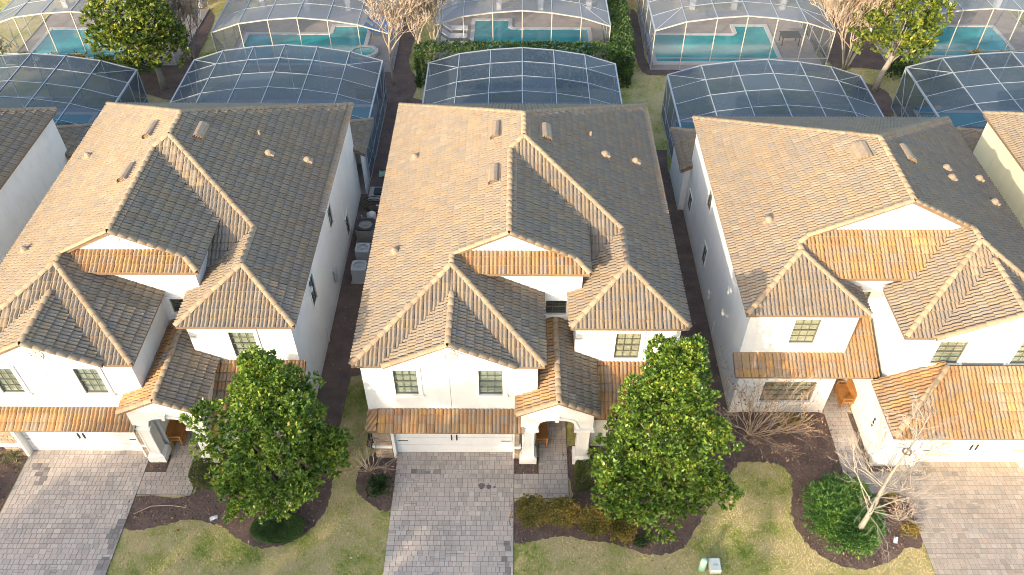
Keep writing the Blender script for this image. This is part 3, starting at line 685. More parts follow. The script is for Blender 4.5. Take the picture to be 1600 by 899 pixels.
    for i in range(n_):
        a, b = ax0 + (ax1 - ax0) * i / n_, ax0 + (ax1 - ax0) * (i + 1) / n_; 
        def off(x, z, k): 
            cx = (ax0 + ax1) / 2; vx, vz = x - cx, z - 2.3; L = math.hypot(vx, vz); return (X(x + vx / L * k), z + vz / L * k)
        pa, pb = (a, bot(a)), (b, bot(b)); qa, qb = off(*pa, .13), off(*pb, .13); pa, pb = off(*pa, -.01), off(*pb, -.01)
        P = [(pa[0], 19.37, pa[1]), (pb[0], 19.37, pb[1]), (qb[0], 19.37, qb[1]), (qa[0], 19.37, qa[1])]; Q = [(p[0], 19.43, p[2]) for p in P]
        g.add(P + Q, [(0, 1, 2, 3), (3, 2, 6, 7), (0, 4, 5, 1)])
    g.taper(X(1.665), 19.36, .12, .12, 2.98, .2, .14, 3.26); g.build('arch_moulding', M['trim'], root)
    # porch side beams and ceiling
    g = MB(); g.box(X(2.9), X(3.1), 19.9, 23.1, 2.5, 3.42); g.box(X(.9), X(3.18), 19.95, 23.15, 3.0 + .12, 3.0 + .2); g.build('porch_ceiling', M['stucco'], root)
    # electric meter and a downspout on the side walls
    m = MB(); m.box(X(6.62), X(6.74), 29.0, 29.3, 1.2, 1.9); m.build('meter_box', M['ac'], root)
    m = MB(); m.tube([(X(6.66), 26.1, .1), (X(6.66), 26.1, 1.1)], [.03, .03], 6); m.box(X(6.62), X(6.7), 25.2, 25.4, 4.3, 4.5); m.build('wall_conduit', M['pipe'], root)
    return root

def house_c():
    root = thing('house', 'white stucco house right of the middle one, bare trees in front and a cream garage', 'house', (15.8, 28.8, 0), 'two-storey stucco houses with tiled roofs')
    r = Roof(root, 285); F = r.face; K = r.cap
    BL, BR, FL = (9.23, 36.65, ZE), (22.4, 36.65, ZE), (9.23, 22.55, ZE); rb, rf = (15.81, 30.1, 9.09), (15.81, 25.7, 9.09)
    w1, wR = (11.68, 25.0, 7.025), (14.13, 22.55, ZE); w2 = (11.68, 25.45, 7.025); sk = (12.05, 25.7, 7.21)
    rr0, rr1, RL, RR = (18.77, 25.7, 7.615), (18.77, 25.01, 7.615), (15.14, 21.38, ZE), (22.4, 21.38, ZE)
    F([BL, rb, rf, sk, w2, w1, FL]); F([rb, rf, rr0, rr1, RR, BR]); F([BL, rb, BR]); F([FL, wR, w1])
    F([wR, w1, w2, (13.03, 24.1, 6.35), (14.13, 24.1, ZE)]); F([RL, (16.3, 21.38, ZE), (16.3, 21.43, 5.825), (19.15, 24.28, 7.25), rr1]); F([rr1, (19.15, 24.28, 7.25), (22.0, 21.43, 5.825), (22.0, 21.38, ZE), RR])
    F([(13.03, 24.1, 6.35), (16.24, 24.1, 6.35), (18.14, 26.0, 7.3), (12.23, 26.0, 7.3), w2], 'tile_warm')
    F([RL, rr1, (18.77, 26.4, 7.615), (18.14, 26.0, 7.3), (16.24, 24.1, 6.35), (15.14, 24.1, ZE)])
    sg, sgb = (19.15, 21.26, 7.25), (19.15, 24.28, 7.25)
    F([sg, sgb, (16.3, 21.43, 5.83), (16.3, 21.26, 5.83)], thick=.13); F([sg, sgb, (22.0, 21.43, 5.83), (22.0, 21.26, 5.83)], thick=.13)
    F([(9.2, 21.85, 2.8), (15.2, 21.85, 2.8), (15.2, 24.35, 3.925), (13.88, 24.35, 3.925), (13.88, 22.8, 3.2275), (9.2, 22.8, 3.2275)], 'tile_warm', thick=.14)
    gl, gf = (14.84, 21.5, 2.8), (14.84, 18.81, 2.8); gt = (17.4, 21.37, 4.08)
    F([gf, (23.4, 18.81, 2.8), (20.84, 21.37, 4.08), gt], 'tile_warm', thick=.14); F([gf, gt, (17.4, 21.64, 4.08), (14.84, 21.64, 2.8)], 'tile_warm', thick=.14)
    F([(23.4, 18.81, 2.8), (20.84, 21.37, 4.08), (20.84, 21.64, 4.08), (23.4, 21.64, 2.8)], 'tile_warm', thick=.14)
    F([(8.9, 39.9, 2.95), (22.7, 39.9, 2.95), (20.9, 38.05, 3.9), (10.7, 38.05, 3.9)]); F([(8.9, 39.9, 2.95), (8.9, 35.9, 2.95), (10.7, 35.9, 3.9), (10.7, 38.05, 3.9)])
    for a, b in ((FL, w1), (wR, w1), (w1, w2), (w2, sk), (sk, rf), (rf, rb), (BL, rb), (BR, rb), (RL, rr1), (RR, rr1), (rr1, rr0), (rr0, rf), (sg, sgb), (gf, gt), ((23.4, 18.81, 2.8), (20.84, 21.37, 4.08)), ((8.9, 39.9, 2.95), (10.7, 38.05, 3.9)), ((16.3, 21.3, 5.81), sg), ((22.0, 21.3, 5.81), sg)): K(a, b)
    roof = r.finish()
    attic_vent(roof, 15.0, 29.5, ZE + .5 * (15.0 - 9.23), -1, .7, 1.1); attic_vent(roof, 17.0, 29.6, ZE + .5 * (22.4 - 17.0), 1)
    pipe_vent(roof, 10.95, 27.3, ZE + .5 * (10.95 - 9.23), -1)
    for a, b in ((19.25, 30.1), (19.2, 29.35), (21.4, 30.75), (21.4, 29.0)): pipe_vent(roof, a, b, ZE + .5 * (22.4 - a), 1)
    w = MB()
    C_OPS = [(.9, 1.75, .95, 2.0), (4.5, 5.25, 3.9, 4.98), (5.55, 6.25, 1.2, 2.35)]
    A, e, n = wall(w, (9.48, 36.4), (9.48, 22.8), 0, 5.74, C_OPS)
    for o in C_OPS: side_window(root, A, e, n, *o)
    wall(w, (9.48, 22.8), (9.48, 22.1), 0, 2.95)
    A, e, n = wall(w, (9.48, 22.8), (13.88, 22.8), 2.6, 5.74, [(1.88, 2.92, 3.85, 5.3)]); window(root, A, e, n, 1.88, 2.92, 3.85, 5.3, 'blind_grey', trim=.12)
    A, e, n = wall(w, (9.48, 22.1), (13.6, 22.1), 0, 2.9, [(1.15, 3.35, .85, 2.2)]); window(root, A, e, n, 1.15, 3.35, .85, 2.2, 'blind_grey', 6, 4, .1)
    wall(w, (13.6, 22.1), (13.6, 25.2), 0, 2.9); wall(w, (13.88, 22.8), (13.88, 24.35), 2.8, 5.74)
    A, e, n = wall(w, (13.88, 24.35), (15.39, 24.35), 2.8, 6.3, [(.22, .95, 4.35, 5.35)]); window(root, A, e, n, .22, .95, 4.35, 5.35, 'blind_grey', 2, 4, .1)
    wall(w, (13.1, 24.35), (13.88, 24.35), 5.7, 6.3); wall(w, (15.39, 24.35), (16.2, 24.35), 5.7, 6.3)
    w.add([(12.3, 26.0, 7.2), (19.3, 26.0, 7.2), (18.6, 26.0, 7.6), (15.81, 26.0, 8.98), (12.7, 26.0, 7.45)], [(0, 1, 2, 3, 4)])
    wall(w, (15.39, 24.35), (15.39, 21.64), 2.6, 5.74)
    A, e, n = wall(w, (15.39, 21.64), (22.15, 21.64), 2.8, 5.74, [(1.38, 2.5, 3.95, 5.28), (4.6, 5.7, 3.95, 5.28)])
    for u0, u1 in ((1.38, 2.5), (4.6, 5.7)): window(root, A, e, n, u0, u1, 3.95, 5.28, 'blind')
    w.add([(16.2, 21.64, 5.74), (22.1, 21.64, 5.74), (19.15, 21.64, 7.15)], [(0, 1, 2)])
    medallion(root, 19.05, 21.64, 6.2, ring=True); medallion(root, 15.7, 26.0, 8.25, ring=True)
    # entry back wall and garage block
    wall(w, (13.6, 25.2), (14.95, 25.2), 0, 3.4); wall(w, (14.95, 25.2), (14.95, 19.36), 0, 2.74)
    A, e, n = wall(w, (14.95, 19.36), (23.2, 19.36), 0, 2.72, [(1.72, 6.15, 0, 2.2)], .24); garage_door(root, 16.67, 21.1, 19.58, 2.2, 'door_cream', 'cream panelled garage door')
    for a in (16.55, 21.1):
        t = MB(); t.box(a, a + .12, 19.28, 19.4, 0, 2.2); t.build('garage_trim', M['trim'], root)
    t = MB(); t.taper(21.6, 19.1, .7, .5, 0, .7, .5, .5); t.taper(21.6, 19.12, .5, .4, .5, .5, .4, 2.5); t.build('pillar', M['trim'], root)
    for k in range(3):
        m = MB(); m.box(14.935, 14.95, 20.45 + .0 * k, 20.56, 1.62 - k * .2, 1.75 - k * .2); m.build('house_number_plate', M['iron'], root)
    wall(w, (22.15, 21.64), (22.15, 36.4), 0, 5.74); wall(w, (22.15, 36.4), (9.48, 36.4), 0, 5.74)
    wall(w, (9.15, 39.6), (9.15, 36.2), 0, 2.95); wall(w, (9.15, 36.2), (9.48, 36.2), 0, 2.95); wall(w, (22.4, 39.6), (9.15, 39.6), 0, 2.95); wall(w, (22.4, 36.4), (22.4, 39.6), 0, 2.95)
    w.build('wall', M['stucco'], root)
    m = MB(); m.lathe(9.3, 37.3, [(.03, 1.9), (.16, 1.9), (.2, 2.1), (.16, 2.35), (.05, 2.4)], 10); m.build('hose_reel', M['green_plastic'], root)
    m = MB()
    m.tube([(9.42, 26.5, .3), (9.42, 26.5, 1.2)], [.04, .04], 6); m.box(9.38, 9.47, 28.2, 28.5, .9, 1.3); m.build('wall_conduit', M['pipe'], root)
    return root


def edge_house(right, label):
    """the neighbours cut by the frame: main hip roof, walls and rear wing"""
    cat = 'house'
    if not right: x0, x1, yb, yf, mat = -37.3, -24.24, 37.28, 19.8, 'stucco'
    else: x0, x1, yb, yf, mat = 24.52, 37.6, 37.2, 21.6, 'stucco_cream'
    root = thing('house', label, cat, ((x0 + x1) / 2, 28.8, 0), 'two-storey stucco houses with tiled roofs')
    r = Roof(root, 0); h = (x1 - x0) / 2; xm = (x0 + x1) / 2; zr = ZE + .5 * h
    rb, rf = (xm, yb - h + .8, zr), (xm, yf + h, zr); P = [(x0, yf, ZE), (x1, yf, ZE), (x1, yb, ZE), (x0, yb, ZE)]
    r.face([P[0], rf, rb, P[3]]); r.face([P[1], P[2], rb, rf]); r.face([P[0], P[1], rf]); r.face([P[3], P[2], rb])
    for a, b in ((P[0], rf), (P[1], rf), (rf, rb), (P[2], rb), (P[3], rb)): r.cap(a, b)
    rx0, rx1 = (x0 + .3, x1 + .4) if not right else (x0 - .15, x1); yr = yb + 2.9
    r.face([(rx0, yr, 2.95), (rx1, yr, 2.95), (rx1 - 1.8, yr - 1.85, 3.9), (rx0 + 1.8, yr - 1.85, 3.9)])
    if right: r.face([(rx0, yr, 2.95), (rx0, yb - .6, 2.95), (rx0 + 1.8, yb - .6, 3.9), (rx0 + 1.8, yr - 1.85, 3.9)]); r.cap((rx0, yr, 2.95), (rx0 + 1.8, yr - 1.85, 3.9))
    else: r.face([(rx1, yr, 2.95), (rx1, yb - .6, 2.95), (rx1 - 1.8, yb - .6, 3.9), (rx1 - 1.8, yr - 1.85, 3.9)]); r.cap((rx1, yr, 2.95), (rx1 - 1.8, yr - 1.85, 3.9))
    r.finish()
    w = MB(); a, b, c, d = x0 + .25, x1 - .25, yf + .25, yb - .25
    A, e, n = wall(w, (a, c), (b, c), 0, 5.74, [(2, 3, 3.7, 5.2), (8, 9, 3.7, 5.2)])
    for u in (2, 8): window(root, A, e, n, u, u + 1, 3.7, 5.2)
    wall(w, (b, c), (b, d), 0, 5.74); wall(w, (b, d), (a, d), 0, 5.74); wall(w, (a, d), (a, c), 0, 5.74)
    wall(w, (rx1 - .3, d), (rx1 - .3, yr - .3), 0, 2.95); wall(w, (rx1 - .3, yr - .3), (rx0 + .3, yr - .3), 0, 2.95); wall(w, (rx0 + .3, yr - .3), (rx0 + .3, d), 0, 2.95)
    w.build('wall', M[mat], root)
house_b(0, 'white stucco house in the middle, magnolia at its right front corner', 0)
house_b(-15.52, 'white stucco house left of the middle one, air conditioners beside its right wall', 1)
house_c()
edge_house(False, 'white house cut off by the left edge, only its roof corner showing')
edge_house(True, 'cream yellow house cut off by the right edge, only its roof corner showing')
bench('orange wooden bench under the arched porch of the middle house', .9, 20.65, 1)
bench('orange wooden bench in the porch behind the left magnolia', .9 - 15.52, 20.65, 1)
bench('orange wooden bench beside the long walkway of the house with bare trees', 14.93, 22.8, -1)

STREET = [(-52, 14.9, 3.6), (-39, 16.0, 4.2), (-32.5, 17.3, 4.4), (-27, 17.3, 4.4), (-21.5, 16.5, 4.2), (-15.5, 15.4, 3.8), (4, 14, 3.5)]
# ------------------------------------------------------------------ ground, beds, driveways
def sheet(name, poly, z, mat, kind='structure', skirt=.0):
    mb = MB(); tri = tessellate_polygon([[V3((p[0], p[1], 0)) for p in poly]])
    P = [V3((p[0], p[1], z)) for p in poly]
    F = []
    for t in tri:
        a, b, c = (P[i] for i in t); F.append(tuple(t) if (b - a).cross(c - a).z > 0 else tuple(reversed(t)))
    mb.add(P, F)
    return tag(mb.build(name, mat), kind=kind)
def curve(poly, n=4, jit=.045):
    n = n * 3
    """smooth a closed outline (Catmull-Rom)"""
    out = []; m = len(poly)
    for i in range(m):
        p0, p1, p2, p3 = (np.array(poly[(i + k) % m], float) for k in (-1, 0, 1, 2))
        for j in range(n):
            t = j / n; out.append(tuple(rng.normal(0, jit, 2) * .6 + .5 * (2 * p1 + (p2 - p0) * t + (2 * p0 - 5 * p1 + 4 * p2 - p3) * t * t + (3 * p1 - p0 - 3 * p2 + p3) * t ** 3)))
    return out
lawn_poly = [(-200, -150), (200, -150), (200, 250), (-200, 250)]
sheet('lawn', lawn_poly, 0, M['lawn'])
sheet('street', [(-200, 1.0), (200, 1.0), (200, 8.0), (-200, 8.0)], .008, M['asphalt'])
kb = MB(); kb.box(-200, 200, 8.0, 8.16, 0, .13); kb.box(-200, 200, .84, 1.0, 0, .13); tag(kb.build('kerb', M['concrete']), kind='structure')
sheet('sidewalk', [(-200, 9.6), (200, 9.6), (200, 11.1), (-200, 11.1)], .012, M['concrete'])
DRIVES = []   # rectangles kept free of grass
def pave(name, rects, mat, singles, z=.05, stains=()):
    """interlocking pavers laid in courses; a base slab with each paver proud of the joints"""
    base = MB()
    for (x0, x1, y0, y1) in rects: base.box(x0, x1, y0, y1, -.02, z - .012)
    b = tag(base.build(name, M['sand']), kind='structure')
    cand = []
    for (x0, x1, y0, y1) in rects:
        DRIVES.append((x0, x1, y0, y1)); y = y0; row = 0
        while y < y1 - .03:
            h = min(.215, y1 - y) if not (y1 - y < .3) else y1 - y
            x = x0; row += 1
            while x < x1 - .02:
                w = random.choice((.215, .215, .145, .29)); w = min(w, x1 - x)
                if x1 - x - w < .08: w = x1 - x
                if h > .2 and random.random() < .12 and w > .2:
                    cand += [(x, x + w, y, y + h / 2), (x, x + w, y + h / 2, y + h)]
                else: cand.append((x, x + w, y, y + h))
                x += w
            y += h
    cand.sort(key=lambda c: c[2]); cand = [c for c in cand if c[2] > 12.6] + [c for c in cand if c[2] <= 12.6]
    meshes = {}
    rest = MB(); dark = MB()
    def wet(a, bb, c, d): return any(((a + bb) / 2 - sx) ** 2 / rx ** 2 + ((c + d) / 2 - sy) ** 2 / ry ** 2 < random.uniform(.35, 1.2) for sx, sy, rx, ry in stains)
    for i, (a, bb, c, d) in enumerate(cand):
        w, h = round(bb - a, 3), round(d - c, 3); zz = random.uniform(-.003, .003); g = .006
        st = wet(a, bb, c, d)
        if i < singles:
            if (w, h, st) not in meshes:
                m = MB(); m.box(-w / 2 + g, w / 2 - g, -h / 2 + g, h / 2 - g, -.03, 0)
                # small bevel: shrink the top
                me = bpy.data.meshes.new('paver'); vs = list(m.v)
                vs = vs[:4] + [(v[0], v[1], -.008) for v in vs[4:]] + [(v[0] * (1 - .014 / w), v[1] * (1 - .014 / h), 0) for v in vs[4:]]
                fs = [(0, 1, 5, 4), (1, 2, 6, 5), (2, 3, 7, 6), (3, 0, 4, 7), (4, 5, 9, 8), (5, 6, 10, 9), (6, 7, 11, 10), (7, 4, 8, 11), (8, 9, 10, 11)]
                me.from_pydata(vs, [], fs); me.materials.append(M['paver_wet'] if st else mat); meshes[(w, h, st)] = me
            o = bpy.data.objects.new('paver', meshes[(w, h, st)]); C.objects.link(o); o.parent = b
            o.location = ((a + bb) / 2, (c + d) / 2, z + zz); o.rotation_euler = (random.gauss(0, .004), random.gauss(0, .004), random.gauss(0, .006))
        else:
            r_ = random.random(); x0, x1, y0, y1 = a + g, bb - g, c + g, d - g; t = z + zz; e_ = .007
            (dark if st else rest).add([(x0, y0, t - .03), (x1, y0, t - .03), (x1, y1, t - .03), (x0, y1, t - .03), (x0, y0, t - .008), (x1, y0, t - .008), (x1, y1, t - .008), (x0, y1, t - .008), (x0 + e_, y0 + e_, t), (x1 - e_, y0 + e_, t), (x1 - e_, y1 - e_, t), (x0 + e_, y1 - e_, t)],
                     [(0, 1, 5, 4), (1, 2, 6, 5), (2, 3, 7, 6), (3, 0, 4, 7), (4, 5, 9, 8), (5, 6, 10, 9), (6, 7, 11, 10), (7, 4, 8, 11), (8, 9, 10, 11)], r_)
    if rest.v: rest.build('pavers_rest', mat, b)['kind'] = 'stuff'
    if dark.v: dark.build('damp_pavers', M['paver_wet'], b)['kind'] = 'stuff'
pave('driveway', [(-4.95, -.03, 11.1, 19.9)], M['paver'], 290, stains=[(-4.0, 18.9, .5, .12), (-3.1, 18.85, .4, .12), (-.3, 15.0, .12, 1.2)])
pave('walkway', [(-.02, 2.22, 17.72, 18.86), (1.02, 2.22, 18.87, 23.2)], M['paver'], 0)
pave('driveway', [(-20.55, -15.4, 11.1, 19.9)], M['paver'], 290, stains=[(-19.7, 19.0, .45, .35), (-19.5, 18.4, .25, .3), (-15.55, 15.9, .3, .7), (-15.6, 14.6, .3, .5), (-15.9, 14.0, .5, .3)])
pave('walkway', [(-15.39, -13.15, 17.8, 18.86), (-14.5, -13.2, 18.87, 23.2)], M['paver_tan'], 0)
pave('driveway', [(15.9, 21.3, 11.1, 19.55)], M['paver_tan'], 290, stains=[(19.5, 14.0, .5, .5), (16.6, 18.9, .5, .15), (18.2, 19.0, .4, .12)])
pave('walkway', [(13.75, 15.89, 18.0, 19.0), (13.68, 14.72, 19.01, 22.1), (13.7, 14.9, 22.11, 25.1)], M['paver'], 0)
st = MB()
for (x, y, r) in ((-1.35, 18.25, .13), (-1.05, 18.22, .1), (-.82, 18.2, .05)):
    st.add([(x + r * (1 + .25 * math.sin(3 * t)) * math.cos(t), y + r * 1.1 * math.sin(t), .056) for t in [2 * math.pi * k / 12 for k in range(12)]], [tuple(range(12))])
M['oil'] = simple('old_oil_stain', (.14, .115, .105), .8, .3, 12)
tag(st.build('oil_stain', M['oil']), 'three small dark oil stains on the middle driveway', 'stain')
BEDS = {
 'b_right': curve([(-.0, 17.6), (.0, 15.86), (1.0, 15.9), (1.9, 16.05), (3.0, 15.85), (3.9, 15.75), (5.2, 15.3), (6.4, 15.5), (7.3, 16.6), (8.0, 17.6), (8.7, 18.6), (9.4, 19.6), (9.45, 21.9), (6.6, 21.9), (6.6, 20.25), (2.3, 20.2), (2.3, 17.7)], 3),
 'b_pillar': [(-.02, 18.87), (1.0, 18.87), (1.0, 19.7), (-.02, 19.7)],
 'b_pillar2': [(2.24, 18.87), (3.3, 18.9), (3.3, 20.2), (2.24, 20.2)],
 'b_left': curve([(-4.97, 19.7), (-5.9, 19.9), (-6.5, 18.9), (-6.4, 18.0), (-5.7, 17.35), (-4.98, 17.25)], 4),
 'a_main': curve([(-15.4, 17.7), (-15.5, 16.6), (-15.1, 16.2), (-14.0, 16.4), (-12.9, 16.7), (-11.6, 16.4), (-10.6, 15.75), (-9.6, 15.5), (-8.6, 15.8), (-7.8, 16.6), (-7.5, 17.7), (-7.6, 18.9), (-8.2, 20.2), (-8.9, 20.3), (-13.1, 20.2), (-13.1, 17.85)], 4),
 'a_pillar': [(-15.38, 18.87), (-14.52, 18.87), (-14.52, 19.7), (-15.38, 19.7)],
 'a_left': [(-24, 20.1), (-20.6, 20.1), (-20.6, 16.6), (-21.3, 15.4), (-24, 15.2)],
 'c_main': curve([(9.1, 21.9), (8.9, 19.7), (9.9, 19.5), (10.9, 19.45), (11.45, 18.9), (11.3, 17.9), (11.05, 17.0), (11.3, 15.9), (12.1, 15.05), (13.2, 14.75), (14.4, 15.1), (15.2, 15.65), (15.85, 15.75), (15.85, 17.9), (13.7, 17.95), (13.66, 19.2), (13.66, 22.0)], 4),
 'c_side': [(14.74, 19.05), (15.9, 19.05), (15.9, 19.3), (14.93, 19.34), (14.93, 22.0), (14.74, 22.0)],
 'ab_side': [(-8.95, 20.4), (-7.65, 20.3), (-7.55, 24.0), (-5.95, 24.3), (-5.95, 47.5), (-8.5, 48.5), (-8.5, 41), (-8.95, 37.4)],
 'ab_left': [(-6.35, 20.2), (-5.88, 20.0), (-5.88, 23.9), (-6.25, 23.9)],
 'bc_side': [(6.62, 21.9), (9.45, 21.9), (9.45, 36.2), (9.1, 40), (9.3, 42), (7.2, 42), (7.2, 37.8), (6.62, 37.5)],
 'c_left_far': curve([(8.6, 60), (8.5, 55), (8.75, 51.6), (9.6, 50.9), (12, 51.0), (12, 52.2), (9.4, 52.2), (9.3, 60)], 3),
 'tree_l': curve([(-27.0, 50.4), (-24, 47.9), (-22.0, 47.6), (-21.3, 49.5), (-22.6, 52), (-23.5, 60), (-27.5, 60)], 3),
 'tree_m': curve([(-9.3, 47.8), (-7.2, 47.4), (-6.8, 50.0), (-7.6, 53), (-7.4, 61), (-9.2, 61), (-9.6, 54)], 3),
 'tree_r': curve([(22.2, 52.6), (24.0, 52.0), (27.5, 51.6), (28, 53), (26.5, 60), (21.8, 60)], 3),
 'tree_r2': curve([(22.0, 44), (23.6, 43.5), (25, 48.0), (24.3, 49.6), (23.0, 49.5)], 3),
}
BED_OBJ = {}
for i, (k, p) in enumerate(BEDS.items()): BED_OBJ[k] = sheet('mulch_bed', p, .010 + .0022 * i, M['mulch'])
def scatter_in(polys, n, avoid=()):
    out = []
    areas = []
    for p in polys:
        a = np.array(p); x, y = a[:, 0], a[:, 1]; areas.append(abs(np.sum(x * np.roll(y, -1) - y * np.roll(x, -1))) / 2)
    tot = sum(areas)
    for p, ar in zip(polys, areas):
        a = np.array(p); k = int(n * ar / tot); lo, hi = a.min(0), a.max(0); bb = (hi - lo).prod()
        q = rng.uniform(lo, hi, (int(k * bb / max(ar, .01)) + 10, 2)); q = q[pip(q, p)][:k]; out.append(q)
    q = np.concatenate(out)
    for av in avoid: q = q[~pip(q, av)]
    return q
def chips(name, q, mat, size, z, parent=None, label=None, flat=.5):
    k = len(q); s = rng.uniform(.5, 1.2, (k, 1)) * size; a = rng.uniform(0, 2 * np.pi, k); t = rng.normal(0, flat, (k, 2))
    u = np.stack([np.cos(a), np.sin(a), t[:, 0]], 1); v = np.stack([-np.sin(a), np.cos(a), t[:, 1]], 1) * rng.uniform(.25, .7, (k, 1))
    c = np.concatenate([q, np.full((k, 1), z)], 1) + np.array([0, 0, 1]) * rng.uniform(0, .02, (k, 1))
    P = np.stack([c - u * s, c - v * s, c + u * s, c + v * s], 1).reshape(-1, 3)
    return np_mesh(name, P, np.arange(4 * k).reshape(-1, 4), mat, np.repeat(rng.random(k), 4), parent)
front = [BEDS[k] for k in ('b_right', 'b_pillar', 'b_pillar2', 'b_left', 'a_main', 'a_pillar', 'c_main', 'c_side', 'a_left')]
tag(chips('mulch_chips', scatter_in(front, 26000), M['chip'], .035, .04), 'loose dark bark chips covering the planting beds', 'mulch', kind='stuff')
q = scatter_in(front + [BEDS['ab_side'], BEDS['bc_side'], BEDS['tree_m']], 900)
lp = [[(-15, 13), (-5.1, 13), (-5.1, 17), (-15, 17)], [(0.1, 13), (15.8, 13), (15.8, 16.2), (0.1, 16.2)], [(8, 16), (11.2, 16), (11.2, 19.4), (9, 19.4)]]
q2 = scatter_in(lp, 330)
tag(chips('fallen_leaves', np.concatenate([q, q2]), M['dry_leaf'], .06, .055, flat=.35), 'dry brown leaves fallen over the beds and lawns', 'leaves', kind='stuff')
# grass blades
allbeds = list(BEDS.values()); rects = [[(a, c), (b, c), (b, d), (a, d)] for a, b, c, d in DRIVES]
def blades(name, polys, n, h, w, label):
    q = scatter_in(polys, n, allbeds + rects); k = len(q); a = rng.uniform(0, 2 * np.pi, k); hh = rng.uniform(.5, 1.2, k) * h
    u = np.stack([np.cos(a), np.sin(a), np.zeros(k)], 1) * (w * rng.uniform(.6, 1.2, (k, 1))); c = np.concatenate([q, np.zeros((k, 1))], 1)
    tip = c + np.stack([rng.normal(0, .45, k) * hh, rng.normal(0, .45, k) * hh, hh], 1)
    P = np.stack([c - u, c + u, tip], 1).reshape(-1, 3)
    o = np_mesh(name, P, np.arange(3 * k).reshape(-1, 3), M['blade'], np.repeat(rng.random(k), 3))
    return tag(o, label, 'grass', kind='stuff')
blades('lawn_grass', [[(-25, 11.2), (16, 11.2), (16, 14.5), (-25, 14.5)], [(-15.5, 14.5), (-4.9, 14.5), (-4.9, 17), (-7.4, 17.5), (-8, 20), (-6, 24), (-7.7, 24), (-7.7, 20), (-15.5, 17)], [(-7.7, 17), (-4.9, 17), (-5.9, 24), (-7.7, 24)], [(-.1, 14.5), (16, 14.5), (16, 20), (-.1, 20)]], 230000, .075, .011, 'short patchy green and straw coloured grass of the front lawns')
blades('lawn_grass', [[(7, 42), (10, 42), (10, 62), (7, 62)], [(-9, 45), (-5.6, 41), (-5.6, 62), (-9, 62)], [(-24.3, 44), (-20.5, 44), (-20.5, 54), (-24.3, 54)], [(21.6, 44), (25, 44), (25, 56), (21.6, 56)]], 42000, .07, .02, 'greener grass of the back gardens between the pool cages')

# ------------------------------------------------------------------ trees and shrubs
def leaves(centres, dirs, n_each, L, Wd, spread, mat, name, parent, droop=.0, rndpal=None):
    """rosettes of folded leaves at the given centres"""
    c = np.repeat(np.asarray(centres), n_each, 0); d0 = np.repeat(np.asarray(dirs), n_each, 0); k = len(c)
    d = d0 + rng.normal(0, spread, (k, 3)); d[:, 2] -= droop; d /= np.linalg.norm(d, axis=1, keepdims=True)
    up = np.tile(np.array([0, 0, 1.0]), (k, 1)) + rng.normal(0, .35, (k, 3)); s = np.cross(d, up); s /= np.linalg.norm(s, axis=1, keepdims=True) + 1e-9
    nn = np.cross(s, d); l = L * rng.uniform(.65, 1.15, (k, 1)); w = Wd * rng.uniform(.7, 1.1, (k, 1))
    b = c; m = c + d * l * .5 - nn * (w * .12); t = c + d * l - nn * l * .12
    P = np.stack([b, m + s * w, t, m - s * w], 1).reshape(-1, 3); i = np.arange(k)[:, None] * 4
    F = np.concatenate([i + np.array([[0, 1, 2]]), i + np.array([[0, 2, 3]])], 0)
    return np_mesh(name, P, F, mat, np.repeat(rng.random(k), 4), parent)
def crown_points(lobes, per, seed=0):
    """points and outward directions spread over overlapping lobes (cx,cy,cz,rx,ry,rz)"""
    C_, D_ = [], []
    for (cx, cy, cz, rx, ry, rz) in lobes:
        k = max(4, int(per * (rx * ry + rx * rz + ry * rz) / 3)); v = rng.normal(0, 1, (k, 3)); v /= np.linalg.norm(v, axis=1, keepdims=True)
        v[:, 2] = np.where(v[:, 2] < -.45, -v[:, 2], v[:, 2]); rad = rng.uniform(.68, 1.08, (k, 1))
        p = np.array([cx, cy, cz]) + v * np.array([rx, ry, rz]) * rad
        C_.append(p); D_.append(v * .75 + np.array([0, 0, .35]))
    return np.concatenate(C_), np.concatenate(D_)
def limb(mb, p, d, L, r, depth, spread=.5, seg=4, shrink=.72, up=.15, kids=3, tips=None, rmin=.008, wob=.15, sides=5):
    p = V3(p); d = V3(d).normalized(); pts = [p.copy()]; rr = [r]
    for i in range(seg):
        d = (d + V3((random.gauss(0, wob), random.gauss(0, wob), random.gauss(0, wob * .6) + up * .3))).normalized(); p = p + d * (L / seg); pts.append(p.copy()); rr.append(max(rmin, r * (1 - .45 * (i + 1) / seg)))
    mb.tube(pts, rr, sides if r > .04 else 3, cap=r > .03)
    if depth <= 0:
        if tips is not None: tips.append((p.copy(), d.copy()))
        return
    for k in range(kids):
        t = random.uniform(.35, 1.0) if k else 1.0; q = pts[min(seg, max(1, int(round(t * seg))))]
        a = V3((random.gauss(0, 1), random.gauss(0, 1), random.gauss(.2, .6))); a = (a - d * a.dot(d)).normalized(); s = random.uniform(.6, 1.3) * spread
        limb(mb, q, d * math.cos(s) + a * math.sin(s) + V3((0, 0, up)), L * shrink * random.uniform(.75, 1.15), max(rmin, rr[-1] * .85), depth - 1, spread, max(2, seg - 1), shrink, up, kids, tips, rmin, wob, sides)
